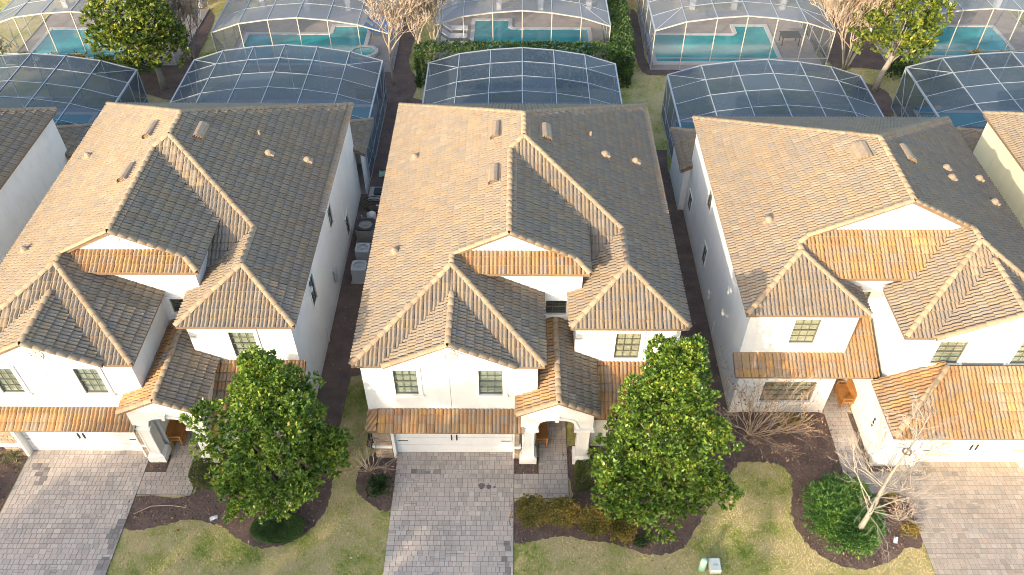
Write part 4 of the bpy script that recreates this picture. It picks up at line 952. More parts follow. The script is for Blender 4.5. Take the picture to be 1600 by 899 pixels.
def leafy_tree(name, label, cat, x, y, lobes, per, n_each, L, Wd, mat, trunk_r, trunk_h, group=None, lean=(0, 0)):
    t = thing(name, label, cat, (x, y, 0), group); mb = MB()
    mb.tube([(x, y, -.1), (x + lean[0] * .3, y + lean[1] * .3, trunk_h * .5), (x + lean[0], y + lean[1], trunk_h), (x + lean[0] * 1.3, y + lean[1] * 1.3, trunk_h * 1.6)], [trunk_r * 1.25, trunk_r, trunk_r * .8, trunk_r * .4], 8)
    for lb in lobes[::5]:
        a = V3((x + lean[0], y + lean[1], trunk_h * random.uniform(.7, 1.2))); b = V3(lb[:3]); m = a.lerp(b, .5) + V3((random.gauss(0, .12), random.gauss(0, .12), .1)); mb.tube([a, m, b], [trunk_r * .45, trunk_r * .25, .02], 5)
    mb.build('trunk', M['bark'], t, True)
    P, D = crown_points(lobes, per); leaves(P, D, n_each, L, Wd, .55, mat, 'crown', t)
    return t
def lobes_cone(cx, cy, z0, z1, rad, n, s=.8, tipx=0, tipy=0, prof=None):
    out = []
    for i in range(n):
        h = (i + .5) / n; z = z0 + (z1 - z0) * h; f = prof(h) if prof else math.sin(math.pi * min(1, .18 + h * .82)) ** .75
        R_ = rad * f; a = i * 2.39996 + random.uniform(-.3, .3); rr = R_ * random.uniform(.45, .85); sz = s * random.uniform(.6, 1.2) * (1 - .3 * h)
        out.append((cx + tipx * h + rr * math.cos(a), cy + tipy * h + rr * math.sin(a), z, sz, sz, sz * .8))
    return out
def ragged(lobes, n, k=.5):
    """small outer clumps that break up the outline"""
    out = list(lobes); cx = sum(l[0] for l in lobes) / len(lobes); cy = sum(l[1] for l in lobes) / len(lobes)
    for i in range(n):
        l = random.choice(lobes); dx, dy = l[0] - cx, l[1] - cy; d = math.hypot(dx, dy) + .3; q = random.uniform(.55, 1.05); s_ = random.uniform(.28, .5)
        out.append((l[0] + dx / d * q, l[1] + dy / d * q, l[2] + random.uniform(-.3, .6), s_, s_, s_ * .8))
    return out
pr = lambda h: (1.0 if h < .35 else max(.12, 1 - ((h - .35) / .65) ** 1.25)) * (.72 + .28 * min(1, h / .2))
leafy_tree('magnolia_tree', 'dense glossy magnolia in front of the middle house, right of its walkway', 'tree', 5.9, 17.0, ragged(lobes_cone(5.5, 17.4, 1.2, 7.9, 2.45, 64, .82, .15, 1.1, pr), 40), 165, 11, .19, .05, M['magnolia'], .16, 2.2, 'magnolias at the house fronts')
leafy_tree('magnolia_tree', 'dense glossy magnolia in front of the left house, over a round clipped bush', 'tree', -8.9, 17.2, ragged(lobes_cone(-9.25, 17.6, 1.4, 7.1, 2.3, 62, .80, .3, .9, pr) + [(-7.3, 17.9, 2.4, .8, .8, .6), (-7.1, 18.2, 3.0, .7, .7, .6), (-11.3, 18.2, 4.6, .7, .7, .6)], 44), 165, 11, .19, .05, M['magnolia'], .16, 2.2, 'magnolias at the house fronts')
leafy_tree('garden_tree', 'yellow green leafy tree with pale trunk at upper left, before the far cages', 'tree', -23.8, 48.9, lobes_cone(-24.6, 49.3, 2.2, 7.8, 2.9, 34, 1.2, 0, 0), 60, 9, .32, .085, M['leaf_lime'], .2, 2.0, 'leafy trees behind the houses')
leafy_tree('garden_tree', 'yellow green leafy tree with leaning pale trunk at upper right beside bare trees', 'tree', 24.2, 49.0, lobes_cone(24.7, 49.6, 2.6, 8.2, 2.6, 34, 1.2, .6, 0), 55, 9, .32, .085, M['leaf_lime'], .2, 2.4, 'leafy trees behind the houses', (.5, .2))
def bare_tree(label, x, y, stems, L, r, depth, mat, spread=.42, kids=3, up=.22, group='bare winter trees', lean=(0, 0), rmin=.012, tipleaf=False, shrink=.72):
    t = thing('bare_tree', label, 'tree', (x, y, 0), group); tr = MB(); br = MB(); tips = []
    for s in range(stems):
        a = 2 * math.pi * s / max(1, stems) + random.uniform(-.3, .3); k = .28 if stems > 1 else 0
        d = V3((math.cos(a) * k + lean[0], math.sin(a) * k + lean[1], 1)).normalized(); p = V3((x + math.cos(a) * .06 * (stems > 1), y + math.sin(a) * .06 * (stems > 1), -.05)); pts = [p.copy()]; rr = [r]
        for i in range(4):
            d = (d + V3((random.gauss(0, .05), random.gauss(0, .05), .05))).normalized(); p = p + d * L / 4; pts.append(p.copy()); rr.append(r * (1 - .13 * (i + 1)))
        tr.tube(pts, rr, 8)
        for k in range(kids + 1):
            q = pts[4 if k < 2 else 3]; b = V3((random.gauss(0, 1), random.gauss(0, 1), .3)); b = (b - d * b.dot(d)).normalized(); s_ = random.uniform(.4, 1.1) * spread
            limb(br, q, d * math.cos(s_) + b * math.sin(s_), L * .62, r * .5, depth, spread, 3, shrink, up, kids, tips, rmin)
    tr.build('trunk', M['bark'], t, True); br.build('branches', mat, t)
    if tipleaf:
        P = [tuple(p) for p, d in tips]; D = [tuple(d) for p, d in tips]
        leaves(P, D, 1, .13, .03, .6, M['dry_leaf'], 'seed_heads', t)['kind'] = 'stuff'
    return t
bare_tree('bare multi-stemmed tree left of the hedge behind the middle house', -6.2, 50.9, 3, 2.9, .11, 5, M['twig'], .56, 3, .26, rmin=.016)
bare_tree('bare pale tree on the mulch strip right of the left pool cage', -8.35, 49.5, 1, 2.8, .11, 5, M['twig'], .58, 3, .22, rmin=.016)
bare_tree('bare tree with pinkish twigs at upper left, right of the leafy tree', -22.9, 52.6, 3, 2.2, .09, 5, M['twig'], .42, 3, .28, rmin=.016)
bare_tree('large bare vase-shaped tree at upper right with several stems', 23.0, 51.8, 6, 2.8, .09, 5, M['twig'], .50, 3, .28, rmin=.016)
bare_tree('slim bare tree left of the large vase-shaped bare tree', 21.7, 52.5, 1, 2.7, .08, 5, M['twig'], .5, 3, .26, rmin=.016)
# the young bare tree in front of the right house: one straight leader with side branches
def leader_tree(label, x, y, H, r, lean):
    t = thing('bare_tree', label, 'tree', (x, y, 0), 'bare winter trees'); tr = MB(); br = MB(); pts = []; rr = []
    for i in range(13):
        h = i / 12; pts.append(V3((x + lean[0] * h + .05 * math.sin(h * 9), y + lean[1] * h, -.1 + (H + .1) * h))); rr.append(r * (1 - h) ** 1.25 + .012)
    tr.tube(pts, rr, 9); 
    for k in range(46):
        h = random.uniform(.22, .97); p = pts[0].lerp(pts[-1], h); a = k * 2.4 + random.uniform(-.4, .4); el = random.uniform(-.05, .75)
        L = (1.0 - h) * 1.9 + .6; limb(br, p, (math.cos(a) * math.cos(el), math.sin(a) * math.cos(el), math.sin(el)), L * random.uniform(.5, .95), .010 + .022 * (1 - h), 3, .5, 4, .62, .05, 3, None, .005, .15)
    tr.build('trunk', M['bark'], t, True); br.build('branches', M['twig_grey'], t)
    nb = MB(); c = pts[0].lerp(pts[-1], .74)
    for k in range(60):
        a = random.uniform(0, 6.28); b = c + V3((math.cos(a) * .16, math.sin(a) * .16, random.uniform(-.07, .07))); e_ = c + V3((math.cos(a + 1.2) * .14, math.sin(a + 1.2) * .14, random.uniform(-.09, .05))); nb.tube([b, e_], [.008, .006], 3, cap=False)
    tag(nb.build('bird_nest', M['fascia']), 'small twig nest in the fork of the bare front tree', 'nest')
leader_tree('bare pale young tree rising from the green shrub before the right house', 13.25, 16.07, 7.6, .115, (.35, .25))
# crape myrtle shrubs
def bare_shrub(label, x, y, n, L, mat, spread=1.0, bias=(0, 0), depth=2, leaf=True):
    t = thing('bare_shrub', label, 'shrub', (x, y, 0), 'bare twiggy shrubs'); mb = MB(); tips = []
    for k in range(n):
        a = 2 * math.pi * k / n + random.uniform(-.3, .3); s = random.uniform(.25, 1.0) * spread
        limb(mb, (x + .05 * math.cos(a), y + .05 * math.sin(a), 0), (math.cos(a) * s + bias[0], math.sin(a) * s + bias[1], 1), L * random.uniform(.4, .62), .024, depth, .42, 5, .72, .02, 3, tips, .007, .14)
    mb.build('stems', mat, t)
    if leaf: leaves([tuple(p) for p, d in tips], [tuple(d) for p, d in tips], 3, .09, .022, .7, M['dry_leaf'], 'seed_heads', t)['kind'] = 'stuff'
    return t
bare_shrub('wide bare crape myrtle spreading under the right house lower window', 10.2, 20.9, 20, 2.9, M['twig'], 1.2, (.38, .02), 3)
bare_shrub('bare twiggy shrub left of the middle garage door', -6.05, 19.0, 13, 1.5, M['twig_grey'], 1.1)
bare_shrub('small bare shrub with dry leaves beside the right driveway', 15.35, 16.9, 9, 1.0, M['twig_grey'], 1.1)
def shrub(name, label, x, y, rx, ry, rz, mat, per=90, n_each=6, L=.09, Wd=.022, z=None, box=False, group=None, spread=.6, nl=9, power=8):
    t = thing(name, label, 'shrub', (x, y, 0), group); z = rz * .75 if z is None else z
    mb = MB(); 
    for k in range(5): 
        a = k * 1.3; mb.tube([(x, y, 0), (x + rx * .4 * math.cos(a), y + ry * .4 * math.sin(a), z)], [.02, .01], 4)
    mb.build('stems', M['bark'], t)
    if box:
        k = int(per * 4 * (rx * ry + rx * rz + ry * rz) * 2); v = rng.uniform(-1, 1, (k, 3)); ax = rng.integers(0, 3, k); sg_ = rng.choice([-1, 1], k); v[np.arange(k), ax] = sg_; v[:, 2] = np.where(v[:, 2] < -.98, 1, v[:, 2])
        nrm = v / (np.sum(np.abs(v) ** power, 1, keepdims=True) ** (1 / power)); P = np.array([x, y, rz]) + nrm * np.array([rx, ry, rz]) * rng.uniform(.9, 1.03, (k, 1)); D = v / np.linalg.norm(v, axis=1, keepdims=True)
    else:
        lobes = [(x + rx * .55 * math.cos(i * 2.4) * math.sqrt((i + .3) / nl), y + ry * .55 * math.sin(i * 2.4) * math.sqrt((i + .3) / nl), z * random.uniform(.75, 1.1), rx * .5, ry * .5, rz * .62) for i in range(nl)]
        P, D = crown_points(lobes, per)
    leaves(P, D, n_each, L, Wd, spread, mat, 'foliage', t); return t
shrub('clipped_shrub', 'upright clipped box-shaped shrub right of the middle walkway', 2.78, 18.45, .30, .42, .55, M['leaf_box'], 420, 5, .05, .014, box=True, group='clipped shrubs')
shrub('clipped_shrub', 'yellow green clipped shrub under the left magnolia beside the walkway', -12.75, 18.5, .38, .45, .5, M['leaf_box'], 420, 5, .05, .014, box=True, group='clipped shrubs')
shrub('clipped_shrub', 'low round clipped green bush at the foot of the left magnolia', -9.25, 16.2, 1.0, .62, .32, M['leaf_hedge'], 800, 6, .05, .016, box=True, power=2.2, group='clipped shrubs')
OLB = 'olive yellow bushes in the bed of the middle house'
for x, y, rx, lab in ((.75, 16.75, .75, 'olive yellow bush beside the middle driveway, first of its row'), (1.95, 16.75, .8, 'olive yellow bush in the row, second from the middle driveway'), (3.15, 16.4, .72, 'olive yellow bush in the row, third from the middle driveway'), (4.2, 16.15, .6, 'small olive yellow bush at the row end below the magnolia')):
    shrub('olive_bush', lab, x, y, rx, .66, .85 if x < 3.5 else .6, M['leaf_olive'], 420, 10, .085, .02, group=OLB, nl=16)
shrub('green_bush', 'dark green low bush between bare shrub and middle driveway', -5.55, 18.1, .6, .55, .4, M['leaf_dark'], 300, 8, .12, .03)
shrub('green_bush', 'small dark bush under the magnolia edge by the lawn', 4.9, 15.75, .35, .3, .25, M['leaf_dark'], 300, 8, .1, .025)
shrub('yellow_shrub', 'golden shrub in the bed corner by the right driveway', 15.4, 16.25, .45, .4, .42, M['leaf_olive'], 330, 8, .08, .02)
shrub('yellow_shrub', 'low olive shrub under the spreading bare crape myrtle', 12.1, 21.4, .9, .4, .4, M['leaf_olive'], 300, 8, .08, .02)
shrub('yellow_shrub', 'low brown green shrub beside the right walkway edge', 15.1, 17.6, .4, .35, .35, M['leaf_olive'], 300, 8, .08, .02)
shrub('green_bush', 'shaded dark bush against the middle house left corner wall', -6.05, 21.3, .26, 1.3, .5, M['leaf_dark'], 260, 8, .11, .03)
shrub('podocarpus_shrub', 'broad feathery green shrub around the bare tree trunk', 13.05, 16.9, 1.55, 1.75, .62, M['leaf_pod'], 300, 12, .2, .017, z=.42, spread=.5, nl=26)
shrub('tall_grass', 'round tuft of grass at far left by the driveway, nearer the edge', -21.5, 19.4, .26, .26, .3, M['straw'], 500, 10, .3, .01, group='round grass tufts', nl=1)
shrub('tall_grass', 'round tuft of grass at far left touching the driveway side', -20.95, 19.3, .3, .3, .34, M['straw'], 500, 10, .3, .01, group='round grass tufts', nl=1)
shrub('green_bush', 'low green bush in the bed left of the left driveway', -21.7, 17.2, .7, .9, .4, M['leaf_dark'], 260, 8, .1, .026)
FB = 'bushes before the far pool cages'
for i, (x, y, rx, rz, mt, lab) in enumerate(((-36.8, 53.3, 1.5, 1.1, 'leaf_hedge', 'big round bush at the top left corner before the far cage'), (-34.0, 52.3, 1.0, .5, 'leaf_olive', 'first low bush right of the big round corner bush'), (-32.2, 52.2, .95, .5, 'leaf_olive', 'second low bush at top left before the teal pool'), (-30.2, 52.0, 1.0, .55, 'leaf_olive', 'third low bush at top left, below the pool middle'), (-28.2, 51.7, 1.1, .6, 'leaf_hedge', 'fourth low bush at top left, left of the leafy tree trunk'), (-26.0, 51.6, 1.2, .7, 'leaf_dark', 'dark bush directly behind the upper left leafy tree'))):
    shrub('garden_bush', lab, x, y - 1.1, rx, .8, rz + .45, M[mt], 110, 8, .15, .04, group=FB)
for x, y, rx, rz, mt, lab in ((31.9, 52.7, 1.0, .6, 'leaf_olive', 'round bush before the far right pool, leftmost one'), (34.0, 52.8, 1.1, .5, 'leaf_olive', 'low yellow green bush before the far right pool'), (36.6, 52.8, 1.4, .5, 'leaf_olive', 'long yellow green bush at the right frame edge'), (25.9, 51.2, 1.1, .9, 'leaf_dark', 'dark bush between the large bare tree and the leaning leafy tree'), (28.6, 51.6, .6, .5, 'leaf_dark', 'small thin bush at the pool corner upper right')):
    shrub('garden_bush', lab, x, y - .9, rx, .8, rz + .4, M[mt], 110, 8, .15, .04, group=FB)
def hedge(label, boxes):
    t = thing('hedge', label, 'hedge', (0, 51, 0)); P = []; D = []; mb = MB()
    for (x0, x1, y0, y1, h) in boxes:
        for k in range(int((x1 - x0 + y1 - y0) * 2)): a, b = random.uniform(x0, x1), random.uniform(y0, y1); mb.tube([(a, b, 0), (a, b, h * .8)], [.03, .02], 4)
        for (n_, f) in ((int((x1 - x0) * (y1 - y0) * 75), 't'), (int((x1 - x0) * h * 60), 'f'), (int((y1 - y0) * h * 60), 'l'), (int((y1 - y0) * h * 60), 'r')):
            a = rng.uniform(0, 1, (n_, 3)); jx = rng.normal(0, .06, n_)
            if f == 't': p = np.stack([x0 + a[:, 0] * (x1 - x0), y0 + a[:, 1] * (y1 - y0), h + jx], 1); d = (0, 0, 1)
            elif f == 'f': p = np.stack([x0 + a[:, 0] * (x1 - x0), y0 + jx, a[:, 2] * h], 1); d = (0, -1, .3)
            elif f == 'l': p = np.stack([x0 + jx, y0 + a[:, 1] * (y1 - y0), a[:, 2] * h], 1); d = (-1, 0, .3)
            else: p = np.stack([x1 + jx, y0 + a[:, 1] * (y1 - y0), a[:, 2] * h], 1); d = (1, 0, .3)
            P.append(p); D.append(np.tile(np.array(d, float), (n_, 1)))
    mb.build('stems', M['bark'], t); leaves(np.concatenate(P), np.concatenate(D), 8, .17, .05, .6, M['leaf_hedge'], 'foliage', t)
hedge('long dense green hedge wrapping the corner of the far middle pool cage', [(-6.6, 7.6, 49.3, 50.7, 2.55), (6.75, 7.9, 50.7, 62, 2.3)])

# ------------------------------------------------------------------ pools and cages
def pool(label, x0, x1, y0, y1, notch=None, spa=None, round_end=False):
    t = thing('swimming_pool', label, 'pool', ((x0 + x1) / 2, (y0 + y1) / 2, 0), 'swimming pools')
    P = [(x0, y0), (x1, y0), (x1, y1), (x0, y1)]
    if notch:  # a bay on the far side: (nx0, nx1, extra)
        a, b, ex = notch; P = [(x0, y0), (x1, y0)] + ([(x1, y1 + ex)] if b >= x1 else [(x1, y1), (b + .3, y1), (b, y1 + .3), (b, y1 + ex)]) + ([(x0, y1 + ex)] if a <= x0 else [(a, y1 + ex), (a, y1 + .3), (a - .3, y1), (x0, y1)])
    cx, cy = sum(p[0] for p in P) / len(P), (y0 + y1) / 2
    P = [p for p in P]
    def grow(P, k):
        out = []; n = len(P)
        for i in range(n):
            a, b, c = V3((*P[i - 1], 0)), V3((*P[i], 0)), V3((*P[(i + 1) % n], 0)); e1 = (b - a).normalized(); e2 = (c - b).normalized(); n1 = V3((e1.y, -e1.x, 0)); n2 = V3((e2.y, -e2.x, 0)); m = (n1 + n2); m = m / max(.3, m.dot(n1)) ; out.append((b.x + m.x * k, b.y + m.y * k))
        return out
    O = grow(P, .3); k = len(P); mb = MB()
    mb.add([(p[0], p[1], .14) for p in O] + [(p[0], p[1], .14) for p in P] + [(p[0], p[1], -.1) for p in P] + [(p[0], p[1], .0) for p in O],
           [(i, (i + 1) % k, (i + 1) % k + k, i + k) for i in range(k)] + [(i + k, (i + 1) % k + k, (i + 1) % k + 2 * k, i + 2 * k) for i in range(k)] + [(i + 3 * k, (i + 1) % k + 3 * k, (i + 1) % k, i) for i in range(k)])
    mb.build('coping', M['coping'], t)
    w = MB(); tri = tessellate_polygon([[V3((*p, 0)) for p in P]]); w.add([(p[0], p[1], .1) for p in P], [tuple(q) for q in tri]); w.build('water', M['water'], t)
    if spa:
        sx, sy, sr = spa; s = MB(); n = 16; ring = lambda r, z: [(sx + r * math.cos(2 * math.pi * j / n), sy + r * .8 * math.sin(2 * math.pi * j / n), z) for j in range(n)]
        s.add(ring(sr + .25, .1) + ring(sr + .25, .35) + ring(sr, .35) + ring(sr, .2), [(q * n + j, q * n + (j + 1) % n, (q + 1) * n + (j + 1) % n, (q + 1) * n + j) for q in range(3) for j in range(n)]); s.build('spa_wall', M['coping'], t)
        s = MB(); s.add(ring(sr, .29), [tuple(range(n))]); s.build('spa_water', M['water'], t)
    return t
def cage(label, xs, zs, ys, far, y_wall, left=True, right=True, front=False, back=True, mat='alu'):
    """screen enclosure: arched bays of screen panels between aluminium beams. xs,zs: beam lines; ys: arches"""
    t = thing('pool_cage', label, 'pool enclosure', ((xs[0] + xs[-1]) / 2, ys[0], 0), 'screened pool cages')
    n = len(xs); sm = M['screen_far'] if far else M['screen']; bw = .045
    for x, z in zip(xs, zs):
        m = MB(); m.bar((x, ys[0], z), (x, ys[-1], z), bw if x not in (xs[0], xs[-1]) else .09, .1); m.build('roof_beam', M[mat], t)
    for j, y in enumerate(ys):
        m = MB()
        for i in range(n - 1): m.bar((xs[i], y, zs[i] + .003), (xs[i + 1], y, zs[i + 1] + .003), (.042 if 0 < j < len(ys) - 1 else .08), .07)
        m.build('arch_beam', M['alu_sunlit' if (far and j == 0) else mat], t)
    for i in range(n - 1):
        for j in range(len(ys) - 1):
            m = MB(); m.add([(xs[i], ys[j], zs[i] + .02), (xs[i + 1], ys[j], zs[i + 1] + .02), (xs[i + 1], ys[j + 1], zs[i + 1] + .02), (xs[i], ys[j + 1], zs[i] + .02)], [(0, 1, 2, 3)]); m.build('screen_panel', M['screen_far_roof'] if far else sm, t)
    # diagonal braces in the corner bays
    yc = (ys[-2], ys[-1]) if not far else (ys[1], ys[0])
    for a, b in ((1, 0), (n - 2, n - 1)):
        m = MB(); m.bar((xs[a], yc[0], zs[a] + .01), (xs[b], yc[1], zs[b] + .01), .05, .05); m.build('brace', M[mat], t)
    posts = set()
    def wall_run(x0, y0, z0, x1, y1, z1, rail=True):
        for (x, y, z) in ((x0, y0, z0), (x1, y1, z1)):
            if (x, y) in posts: continue
            posts.add((x, y)); m = MB(); m.bar((x, y, .04), (x, y, z), .06, .06); m.build('post', M['alu_sunlit' if (far and y == ys[0]) else mat], t)
        m = MB(); m.bar((x0, y0, .95), (x1, y1, .95), .05, .05); m.bar((x0, y0, .08), (x1, y1, .08), .05, .07); m.build('chair_rail', M[mat], t)
        for a, b in ((.1, .95), (.95, None)):
            m = MB(); m.add([(x0, y0, a), (x1, y1, a), (x1, y1, b or z1), (x0, y0, b or z0)], [(0, 1, 2, 3)]); m.build('screen_panel', sm, t)
    if back:
        for i in range(n - 1): wall_run(xs[i], ys[-1], zs[i], xs[i + 1], ys[-1], zs[i + 1])
    if front:
        for i in range(n - 1): wall_run(xs[i], ys[0], zs[i], xs[i + 1], ys[0], zs[i + 1])
    for s, on in ((0, left), (n - 1, right)):
        if on:
            for j in range(len(ys) - 1): wall_run(xs[s], ys[j], zs[s], xs[s], ys[j + 1], zs[s])
            for (a, b) in (((ys[-2], .2), (ys[-1], zs[s])), ((ys[0], zs[s]), (ys[1], .2))):
                m = MB(); m.bar((xs[s], a[0], a[1]), (xs[s], b[0], b[1]), .04, .04); m.build('brace', M[mat], t)
    sheet('pool_deck', [(xs[0], min(ys[0], y_wall)), (xs[-1], min(ys[0], y_wall)), (xs[-1], max(ys[-1], y_wall)), (xs[0], max(ys[-1], y_wall))], .05, M['deck'])
    return t
ZP = [2.95, 3.6, 3.88, 4.03, 3.87, 3.55, 2.92]
lin = lambda a, b, n=7: [a + (b - a) * i / (n - 1) for i in range(n)]
cage('pool cage behind the middle house with an arched back edge', lin(-5.55, 6.3), ZP, [38.75, 40.45, 42.15, 43.85, 45.55, 47.25], False, 37.5)
cage('pool cage behind the left house', lin(-20.6, -8.55), ZP, [38.75, 40.75, 42.5, 44.2, 45.9, 47.55], False, 37.5)
cage('pool cage behind the right house', lin(9.45, 21.45), ZP, [37.3, 39.0, 40.7, 42.45, 44.2, 45.87], False, 36.4)
cage('pool cage at the left frame edge behind the cut off white house', lin(-36.3, -23.9), ZP, [38.0, 39.7, 41.4, 43.1, 44.75, 46.35], False, 37)
cage('pool cage at the right frame edge behind the cream yellow house', lin(24.65, 37.0), ZP, [38.0, 39.9, 41.6, 43.4, 45.1, 46.87], False, 37)
FY = lambda y0: [y0 + d for d in (0, 2.1, 4.2, 6.3, 8.6)]
cage('far pool cage at upper right with a pool bay and table', lin(9.37, 21.5), ZP, FY(51.61), True, 60.5, front=True, back=False)
cage('far pool cage behind the left house, two blue loungers inside', lin(-20.5, -8.6), ZP, FY(51.2), True, 60.5, front=True, back=False)
cage('far pool cage behind the middle house, white loungers inside', lin(-5.6, 6.4), ZP, FY(52.3), True, 60.5, front=True, back=False)
cage('far pool cage in the top left corner above the low bushes', lin(-35.9, -23.9), ZP, FY(52.0), True, 60.5, front=True, back=False)
cage('far pool cage in the top right corner above the yellow bushes', lin(26.2, 38.2), ZP, FY(52.8), True, 60.5, front=True, back=False)
pool('pool inside the cage behind the middle house', -4.2, 4.9, 42.2, 45.9)
pool('pool inside the cage behind the left house, tip showing by the roof', -18.5, -9.3, 43.2, 46.6)
pool('pool inside the cage behind the right house, tip showing left of its roof', 10.2, 18.5, 41.6, 44.9)
pool('pool inside the left edge cage, seen between two roofs', -34.0, -27.4, 41.2, 45.6, spa=(-26.4, 43.4, .9))
pool('pool inside the right edge cage, blue and yellow floats lie beside it', 26.2, 35.5, 42.2, 46.1)
pool('teal pool with a bay in the far cage above the right house', 9.95, 18.6, 52.6, 56.5, notch=(16.4, 18.6, 1.4))
pool('teal pool with a bay and spa in the far cage above the left house', -19.8, -11.1, 52.2, 56.4, notch=(-13.6, -11.1, 1.3), spa=(-10.9, 53.6, .8))
pool('teal pool in the far cage above the middle house hedge', -3.1, 5.3, 53.2, 57.3, notch=(-3.1, -.6, 1.4))
pool('teal pool in the top left corner cage', -34.7, -27.6, 53.0, 57.1)
pool('teal pool in the top right corner cage', 28.1, 35.7, 53.6, 57.9)
# far houses: rear walls and lanai columns
for i, (x0, x1, y, lab) in enumerate(((9.2, 21.7, 61.0, 'far house behind the upper right cage, only its lanai columns showing'), (-20.6, -8.4, 60.6, 'far house behind the left cages, only its lanai columns showing'), (-5.8, 6.6, 60.8, 'far house behind the middle cages, only its lanai columns showing'), (-36.2, -23.7, 61.0, 'far house at the top left corner, only its rear wall showing'), (26.0, 38.4, 61.2, 'far house at the top right corner, only its rear wall showing'))):
    t = thing('house', lab, 'house', ((x0 + x1) / 2, y + 6, 0), 'far houses behind the pools'); w = MB()
    A, e, n = wall(w, (x0, y + 2.4), (x1, y + 2.4), 0, 5.6, [(1.5, 4.2, .1, 2.4), (6.2, 8.9, .1, 2.4)])
    for u in (1.5, 6.2): window(t, A, e, n, u, u + 2.7, .1, 2.4, 'unlit_room', 3, 1, 0, False)
    wall(w, (x1, y + 2.4), (x1, y + 16), 0, 5.6); wall(w, (x0, y + 16), (x0, y + 2.4), 0, 5.6); w.build('wall', M['stucco'], t)
    r = Roof(t, 0); xm = (x0 + x1) / 2; h = (x1 - x0) / 2 + .4
    r.face([(x0 - .4, y + 1.9, 5.7), (x1 + .4, y + 1.9, 5.7), (xm, y + 1.9 + h, 5.7 + h / 2)]); r.face([(x0 - .4, y - .3, 3.0), (x1 + .4, y - .3, 3.0), (x1 + .4, y + 2.4, 4.2), (x0 - .4, y + 2.4, 4.2)])
    r.face([(x0 - .4, y + 1.9, 5.7), (xm, y + 1.9 + h, 5.7 + h / 2), (xm, y + 16, 5.7 + h / 2), (x0 - .4, y + 16, 5.7)]); r.face([(x1 + .4, y + 1.9, 5.7), (xm, y + 1.9 + h, 5.7 + h / 2), (xm, y + 16, 5.7 + h / 2), (x1 + .4, y + 16, 5.7)]); r.finish()
    for f in (.08, .36, .62, .92):
        m = MB(); cx = x0 + (x1 - x0) * f; m.box(cx - .2, cx + .2, y - .2, y + .2, 0, 2.9); m.build('column', M['stucco'], t)
# loungers
def lounger(label, x, y, a, mat):
    t = thing('sun_lounger', label, 'lounger', (x, y, .05), 'sun loungers by the far pools'); ca, sa = math.cos(a), math.sin(a); ex = V3((ca, sa, 0)); ey = V3((-sa, ca, 0)); Z = V3((0, 0, 1)); o = V3((x, y, .05))
    m = MB(); m.obox(o, ex, ey, Z, -.32, .32, -.9, .35, .3, .36); m.build('seat', M[mat], t)
    m = MB(); b = (ey * .8 + Z * .6).normalized(); m.obox(o + ey * .35 + Z * .33, ex, b, b.cross(ex) * -1, -.32, .32, 0, .7, -.03, .03); m.build('backrest', M[mat], t)
    for sx in (-.28, .28):
        for sy in (-.8, .3): m = MB(); m.obox(o, ex, ey, Z, sx - .02, sx + .02, sy - .02, sy + .02, 0, .3); m.build('leg', M['alu'], t)
lounger('blue sun lounger in the far left cage, nearer the spa', -10.3, 56.6, R(80), 'blue_fabric'); lounger('blue sun lounger in the far left cage, farther from the spa', -10.2, 57.8, R(85), 'blue_fabric')
for k, lab in enumerate(('white sun lounger in the far middle cage, nearest the hedge', 'white sun lounger in the far middle cage, middle one of three', 'white sun lounger in the far middle cage, farthest from the hedge')): lounger(lab, -4.5, 54.6 + k * 1.2, R(90), 'pipe')
for lab, x, y, r1, mt in (('blue ring float on the deck of the right edge cage', 26.1, 41.6, .55, 'blue_float'),):
    m = MB(); n = 18; k = 8
    m.add([(x + (r1 + .2 * math.cos(2 * math.pi * q / k)) * math.cos(2 * math.pi * j / n), y + (r1 + .2 * math.cos(2 * math.pi * q / k)) * math.sin(2 * math.pi * j / n), .25 + .2 * math.sin(2 * math.pi * q / k)) for j in range(n) for q in range(k)], [(j * k + q, j * k + (q + 1) % k, ((j + 1) % n) * k + (q + 1) % k, ((j + 1) % n) * k + q) for j in range(n) for q in range(k)])
    tag(m.build('pool_float', M[mt], None, True), lab, 'pool float')
fl = thing('pool_float', 'flat blue and yellow pool float beside the right edge pool', 'pool float', (27.0, 46.5, .1))
m = MB(); m.taper(27.0, 46.45, 1.7, .5, .06, 1.6, .42, .2); m.build('mattress', M['blue_float'], fl); m = MB(); m.taper(27.5, 46.5, .5, .4, .2, .4, .3, .32); m.build('pillow', M['yellow_float'], fl)
# patio set in the far right cage
pt = thing('patio_table', 'dark patio table in the far cage above the right house', 'table', (19.9, 55.4, .05)); m = MB(); m.box(19.2, 20.6, 54.9, 55.9, .72, .76); m.build('tabletop', M['ac_dark'], pt)
for a in (19.3, 20.5):
    for b in (55.0, 55.8): m = MB(); m.box(a - .03, a + .03, b - .03, b + .03, .05, .72); m.build('leg', M['iron'], pt)

